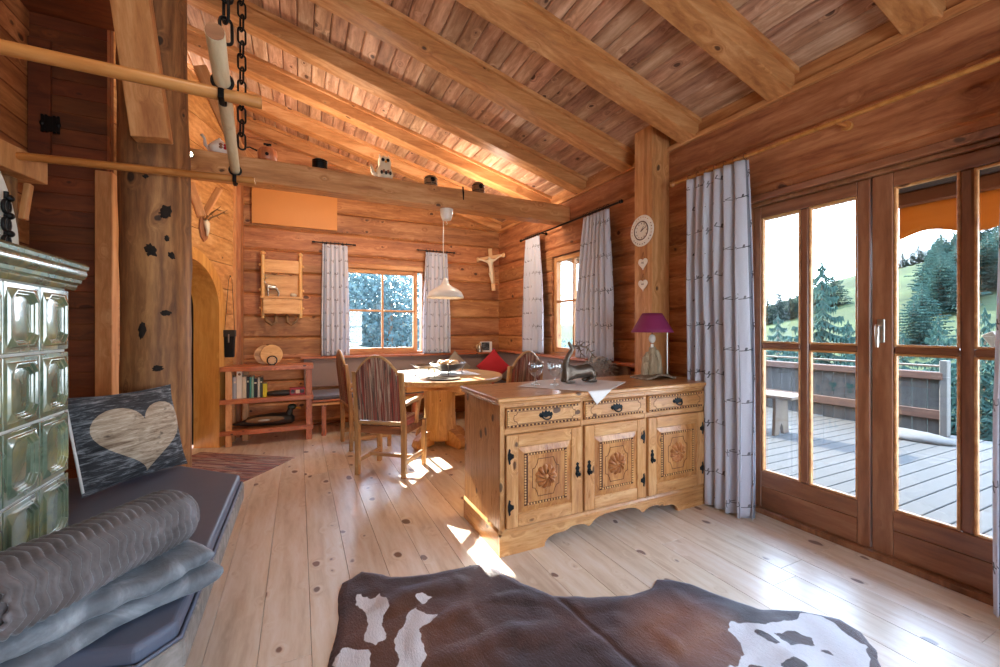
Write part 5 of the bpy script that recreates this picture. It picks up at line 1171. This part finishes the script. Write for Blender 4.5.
MB().prism(BI,.425,.478,axis='z').build('seat_cushion',M['leather'],t,bevel=.016,seg=4)
pp=[(x,y,.432) for x,y in inset(BP,sg*.010)]; MB().tube([pp[8]]+pp[0:4],.006,8).build('cushion_piping',M['leather'],t,smooth=180)
for (i,j) in ((8,0),(0,1),(1,2),(2,3)):
    a_,b_=Vector(BP[i]),Vector(BP[j]); d=(b_-a_).normalized(); nn=Vector((-d.y,d.x))*(-sg); L=(b_-a_).length; c=Vector(((a_+b_)/2)); 
    mxx=Matrix(((d.x,-d.y,0,a_.x),(d.y,d.x,0,a_.y),(0,0,1,0),(0,0,0,1)))
    s0,s1=(0,.022) if (Vector((-d.y,d.x)).dot(Vector((-1.0,2.0))-a_)>0) else (-.022,0)
    MB().box(0,L,s0,s1,.35,.428,M=mxx,c=.004).build('front_board',M['grey_x'],t)
MB().prism(inset(BP,sg*.024),.385,.425,axis='z').build('seat_board',M['driftwood'],t); MB().prism(BB,0,.385,axis='z').build('bench_box',M['dark_x'],t)
# pillow with heart
t,Rm,f=pillow('heart_pillow','throw pillow printed with a pale wooden heart on dark boards',.50,.46,.19,M['pil'],(-.765,2.725,.712),math.atan2(.785,.62),rad(-15),rad(0),cat='pillow')
fr_=f(-1); mb=MB(); ho=heart_outline(48); n=48; rings_=12; vs=[(0,0)]; 
for r_ in range(1,rings_+1):
    for (a_,b_) in ho: vs.append((a_*.47*r_/rings_+.02,b_*.45*r_/rings_-.01))
vs[0]=(.02,-.01); P3=[]
for a_,b_ in vs:
    q=Vector(fr_((a_*2/1.0+1)/2,(b_*2/1.0+1)/2)); q.y-=.0035; P3.append(q)
fs=[(0,1+k,1+(k+1)%n) for k in range(n)]
for r_ in range(rings_-1):
    for k in range(n): fs.append((1+r_*n+k,1+(r_+1)*n+k,1+(r_+1)*n+(k+1)%n,1+r_*n+(k+1)%n))
mb.add(P3,fs); o=mb.build('heart_print',M['heart'],t,smooth=180); o['label']='pale wood-grain heart'; o.matrix_local=Rm
o=MB().tube([(-.243,-.002,-.21+.42*i/12) for i in range(13)],.006,8).build('white_piping',M['linen'],t,smooth=180); o.matrix_local=Rm
# blankets
bd=Vector((-.78,-.62,0)).normalized(); bk_=Vector((-.62,.78,0)).normalized(); A=Vector((-.250,1.555,.479))
t=thing('fleece_blanket','folded blue-grey plush blanket lying on the stove bench','blanket',A)
def fold(z0,th,ins,L,D,seed,nm,m,fl=.012):
    # rounded slab with soft edges and wrinkles
    sec=[]; N_=28
    for k in range(N_):
        a_=2*PI*k/N_; c,s=math.cos(a_),math.sin(a_); sec.append((math.copysign(abs(c)**.25,c),math.copysign(abs(s)**.7,s)))
    def g(u,v):
        k=int(round(u*N_))%N_; cx,cz=sec[k]; l=ins+(L-ins)*v; e=math.sqrt(min(1,v*30+.30)) 
        d=D/2+cx*(D/2)*(.97+.03*e); z=z0+th/2+cz*th/2*e
        nz=noise.noise(Vector((l*7,d*5,seed)))*fl+noise.noise(Vector((l*22,d*16,seed+cz)))*fl*.4
        return bd*l+bk_*(d-D*.5+.15-.012*math.sin(l*18+seed))+Vector((0,0,max(.002,z+nz*(1 if z>.02 else .15))))+bk_*nz*.8
    mb=MB().grid(g,N_,60); o=mb.build(nm,m,t,smooth=180); return o
fold(.0,.058,-.012,.70,.40,1,'lower_fold',M['fleece']); fold(.050,.058,.0,.70,.385,5,'upper_fold',M['fleece'],.014)
# fringe-like border band
A2=Vector((-.352,1.655,.479+.100)); ax=Vector((-.575,-.82,0)).normalized(); ay=Vector((ax.y,-ax.x,0)); RR=.098
t=thing('quilted_blanket','rolled brown blanket with zigzag quilting on top of the grey one','blanket',A2)
def roll(u,v):
    turns=2.6; a_=u*turns*2*PI; r=RR*(1-.74*u*.98) if u>.0 else RR
    l=-.01+.47*v; endr=1-.30*max(0,(.10-v)/.10)**2 - .08*max(0,(v-.93)/.07)**2
    r=RR-(.030*a_/(2*PI)); q=0
    if a_<2*PI: 
        ph=(l/.021)+.55*abs(((a_/.42)%2)-1); q=.011*(abs(math.sin(PI*ph)))**.8-.006
    w=.007*noise.noise(Vector((l*6,math.cos(a_),math.sin(a_))))*(1 if a_<2*PI else .8)
    rr=(r+q+w)*endr; aa=-a_-1.9
    return ax*l+ay*(math.cos(aa)*rr*1.08)+Vector((0,0,RR*.90+math.sin(aa)*rr*.92))
mb=MB().grid(roll,330,150); o=mb.build('rolled_cloth',M['quilt'],t,smooth=180); s=o.modifiers.new('s','SOLIDIFY'); s.thickness=.010; s.offset=-1
# ------------------------------------------------------------------ rugs
RA=Vector((-.03,4.50,0)); e1=Vector((-.816,.578,0)); e2=Vector((-.578,-.816,0))
t=thing('rag_rug','red and blue striped rag rug on the floor in front of the archway','rug',RA,math.atan2(e1.y,e1.x))
mb=MB().grid(lambda u,v:(1.05*u,.78*v,.006+.002*noise.noise(Vector((u*20,v*14,0)))),70,40); o=mb.build('woven_rug',M['rug'],t,smooth=180); s=o.modifiers.new('s','SOLIDIFY'); s.thickness=.007
# cowhide
HO=[(.191,2.178),(.235,2.20),(.293,2.241),(.345,2.20),(.412,2.126),(.577,2.075),(.782,2.045),(.901,2.029),(.931,1.934),(.98,1.808),(1.071,1.653),(1.218,1.566),(1.395,1.497),(1.52,1.50),(1.605,1.534),(1.66,1.50),(1.719,1.434),(1.768,1.309),(1.846,1.172),(1.992,1.087),(2.092,.982),(2.085,.90),(2.02,.825),(1.93,.78),(1.80,.70),(1.72,.55),(1.62,.40),(1.45,.33),(1.30,.42),(1.10,.52),(.90,.60),(.72,.70),(.58,.85),(.42,.90),(.25,.98),(.05,1.05),(-.05,1.2),(.02,1.40),(.07,1.55),(.088,1.671),(.13,1.80),(.155,1.92),(.16,2.05)]
def inside(x,y,P):
    c=False;n=len(P);j=n-1
    for i in range(n):
        if (P[i][1]>y)!=(P[j][1]>y) and x<(P[j][0]-P[i][0])*(y-P[i][1])/(P[j][1]-P[i][1])+P[i][0]: c=not c
        j=i
    return c
def dpoly(x,y,P):
    m=9;n=len(P)
    for i in range(n):
        ax_,ay_=P[i-1];bx,by=P[i];dx,dy=bx-ax_,by-ay_;h=max(0,min(1,((x-ax_)*dx+(y-ay_)*dy)/(dx*dx+dy*dy)));m=min(m,math.hypot(x-ax_-h*dx,y-ay_-h*dy))
    return m
st=.0095; nx=int(2.3/st); ny=int(2.1/st); X0,Y0=-.12,.26; idx={}; V=[]; sd=[]
def sdist(x,y):
    d=dpoly(x,y,HO); return d if inside(x,y,HO) else -d
for j in range(ny+1):
    for i in range(nx+1):
        x=X0+i*st; y=Y0+j*st; w=Vector((x*5,y*5,0)); d=sdist(x,y)+.012*noise.noise(w)+.006*noise.noise(w*3)
        if d>-.0095:
            if y<.62 and False: continue
            idx[(i,j)]=len(V); z=.012*min(1,d/.03)+max(0,.0035)+ .020*max(0,noise.noise(Vector((x*4,y*7,3))))*min(1,max(0,d)/.1)+.012*max(0,noise.noise(Vector((x*11,y*5,8))))*min(1,d/.1)
            cre=math.exp(-((x-(1.06+.10*(1.7-y)))/.012)**2)*(1 if y<1.66 else 0); z-=.007*cre*min(1,d/.05)
            if d<.006:
                e_=.004; gx=(sdist(x+e_,y)-sdist(x-e_,y))/(2*e_); gy=(sdist(x,y+e_)-sdist(x,y-e_))/(2*e_); k_=max(-.012,min(.012,-d)) if d<.002 else 0; x+=gx*k_; y+=gy*k_; z=.0035
            V.append((x,y,max(z,.003))); sd.append(d)
F=[]
for j in range(ny):
    for i in range(nx):
        q=[(i,j),(i+1,j),(i+1,j+1),(i,j+1)]
        if all(k in idx for k in q): F.append([idx[k] for k in q])
mb=MB(); mb.add(V,F); t=thing('cowhide_rug','brown and white cowhide lying on the floor in the foreground','rug',(0,0,0)); o=mb.build('hide',M['hide'],t,smooth=180)
WH=[[(.245,2.03),(.30,1.98),(.34,2.0),(.36,1.94),(.35,1.86),(.31,1.78),(.32,1.70),(.27,1.66),(.24,1.72),(.26,1.82),(.24,1.92)],
    [(.42,1.80),(.47,1.83),(.48,1.78),(.54,1.74),(.50,1.71),(.44,1.68),(.44,1.60),(.42,1.52),(.35,1.42),(.30,1.45),(.34,1.55),(.34,1.66),(.37,1.72)],[(.48,1.90),(.52,1.91),(.55,1.86),(.50,1.84)],
    [(.15,1.72),(.20,1.68),(.24,1.66),(.24,1.55),(.20,1.40),(.12,1.25),(.02,1.2),(.0,1.3),(.06,1.5)],
    [(1.58,1.14),(1.63,1.17),(1.70,1.12),(1.78,1.08),(1.90,1.05),(1.97,1.06),(2.03,1.03),(2.05,.98),(2.00,.93),(2.04,.88),(2.0,.84),(1.9,.80),(1.8,.74),(1.70,.70),(1.60,.60),(1.50,.62),(1.42,.72),(1.36,.86),(1.30,.92),(1.26,1.02),(1.34,1.03),(1.44,1.00),(1.52,1.03),(1.56,1.06)]]
HOLE=[[(1.73,1.04),(1.80,1.03),(1.84,.97),(1.80,.94),(1.72,.97)],[(1.40,.99),(1.50,.98),(1.56,.92),(1.50,.86),(1.38,.87),(1.34,.93)],[(1.58,.93),(1.65,.93),(1.66,.88),(1.58,.86)],[(1.66,1.08),(1.70,1.06),(1.70,1.0),(1.66,1.0)],[(1.80,.92),(1.83,.90),(1.81,.88)],[(2.03,1.02),(2.10,.99),(2.09,.88),(2.03,.82),(1.98,.86),(2.0,.93)]]
ca=o.data.color_attributes.new('coat','FLOAT_COLOR','POINT')
for i,(x,y,z) in enumerate(V):
    nx_=x+.018*noise.noise(Vector((x*14,y*14,1)))+.008*noise.noise(Vector((x*40,y*40,1))); ny_=y+.018*noise.noise(Vector((x*14,y*14,5)))+.008*noise.noise(Vector((x*40,y*40,5)))
    w=max((dpoly(nx_,ny_,P_) if inside(nx_,ny_,P_) else -dpoly(nx_,ny_,P_)) for P_ in WH); h=max((dpoly(nx_,ny_,P_) if inside(nx_,ny_,P_) else -dpoly(nx_,ny_,P_)) for P_ in HOLE)
    w=min(w,-h); g=max(0,1-math.hypot(x-.42,y-1.65)/.42)*.5+1.6*max(0,1-math.hypot(x-1.42,y-1.20)/.30); ca.data[i].color=(max(0,min(1,.5+w/.02)),min(1,g),0,1)
o.modifiers.new('s','SOLIDIFY').thickness=.003
SKY=9.5; SUN=26; EXPO=0.92
FILL_LAMPS=[((-.5,.9,3.1),12),((.3,4.25,2.58),24),((1.9,4.25,2.58),20)]  # warm fill points without fixtures, added to brighten the room
SPOTS=[]
# portals for the daylight in the glazed openings
AREAS=[((XR+.22,1.15,1.05),1.9,1.45,(-1,0,0),1),((1.04,YB+.25,1.5),1.1,1.2,(0,-1,0),1),((XR+.25,4.0,1.55),1.2,.9,(-1,0,0),1),((1.0,-1.62,1.22),1.6,1.3,(0,1,0),1),((XR+.22,-.5,1.1),1.5,.95,(-1,0,0),1)]
# ------------------------------------------------------------------ camera, light
cam=bpy.data.cameras.new('camera'); co=bpy.data.objects.new('camera',cam); COL.objects.link(co); SC.camera=co
cam.sensor_width=36; cam.lens=36*418/1000; cam.shift_y=-(333.5-328.56)/1000; cam.clip_start=.05; cam.clip_end=1000
co.location=(0,0,1.25); co.rotation_euler=(rad(90),0,-rad(25.716))
w=bpy.data.worlds.new('sky'); SC.world=w; w.use_nodes=True; nt=w.node_tree; bg=nt.nodes['Background']
tc=nt.nodes.new('ShaderNodeTexCoord'); sp=nt.nodes.new('ShaderNodeSeparateXYZ'); nt.links.new(tc.outputs['Generated'],sp.inputs[0])
cr=nt.nodes.new('ShaderNodeValToRGB'); e=cr.color_ramp.elements; e[0].position=.0; e[0].color=(.84,.92,1.0,1); e[1].position=.6; e[1].color=(.50,.68,1.0,1)
nt.links.new(sp.outputs[2],cr.inputs[0]); nt.links.new(cr.outputs[0],bg.inputs[0]); bg.inputs[1].default_value=SKY
def sun():
    l=bpy.data.lights.new('sun','SUN'); l.energy=SUN; l.angle=rad(.6); l.color=(1,.93,.82); o=bpy.data.objects.new('sun',l); COL.objects.link(o)
    d=Vector((.04,-1,-.49)); o.rotation_euler=d.to_track_quat('-Z','Y').to_euler()
sun()
def lamp(loc,e,c=(1,.74,.48),r=.06):
    l=bpy.data.lights.new('lamp_light','POINT'); l.energy=e; l.color=c; l.shadow_soft_size=r; o=bpy.data.objects.new('lamp_light',l); COL.objects.link(o); o.location=loc
def spot(loc,to,e,c=(1,.74,.48),ang=110,r=.05,bl=.6):
    l=bpy.data.lights.new('spot_light','SPOT'); l.energy=e; l.color=c; l.shadow_soft_size=r; l.spot_size=rad(ang); l.spot_blend=bl; o=bpy.data.objects.new('spot_light',l); COL.objects.link(o); o.location=loc
    o.rotation_euler=(Vector(to)-Vector(loc)).to_track_quat('-Z','Y').to_euler()
def win_area(loc,sx,sy,dirv,e,c=(.78,.88,1)):
    l=bpy.data.lights.new('daylight','AREA'); l.shape='RECTANGLE'; l.size=sx; l.size_y=sy; l.energy=e; l.color=c; o=bpy.data.objects.new('daylight',l); COL.objects.link(o); o.location=loc
    o.rotation_euler=Vector(dirv).to_track_quat('-Z','Y').to_euler(); l.cycles.is_portal=True; return o
for lc,e in FILL_LAMPS: lamp(lc,e,(1,.86,.70),.12)
for a in SPOTS: spot(*a)
for a in AREAS:
    win_area(*a)
SC.view_settings.view_transform='Standard'; SC.view_settings.look='None'; SC.view_settings.exposure=EXPO; SC.view_settings.gamma=1
try: SC.view_settings.use_curve_mapping=False
except Exception: pass
c=SC.cycles; c.use_denoising=True; c.max_bounces=8; c.diffuse_bounces=5; c.glossy_bounces=4; c.transparent_max_bounces=12; c.transmission_bounces=6; c.sample_clamp_indirect=12; c.use_adaptive_sampling=True; c.adaptive_threshold=.02; c.caustics_reflective=False; c.caustics_refractive=False
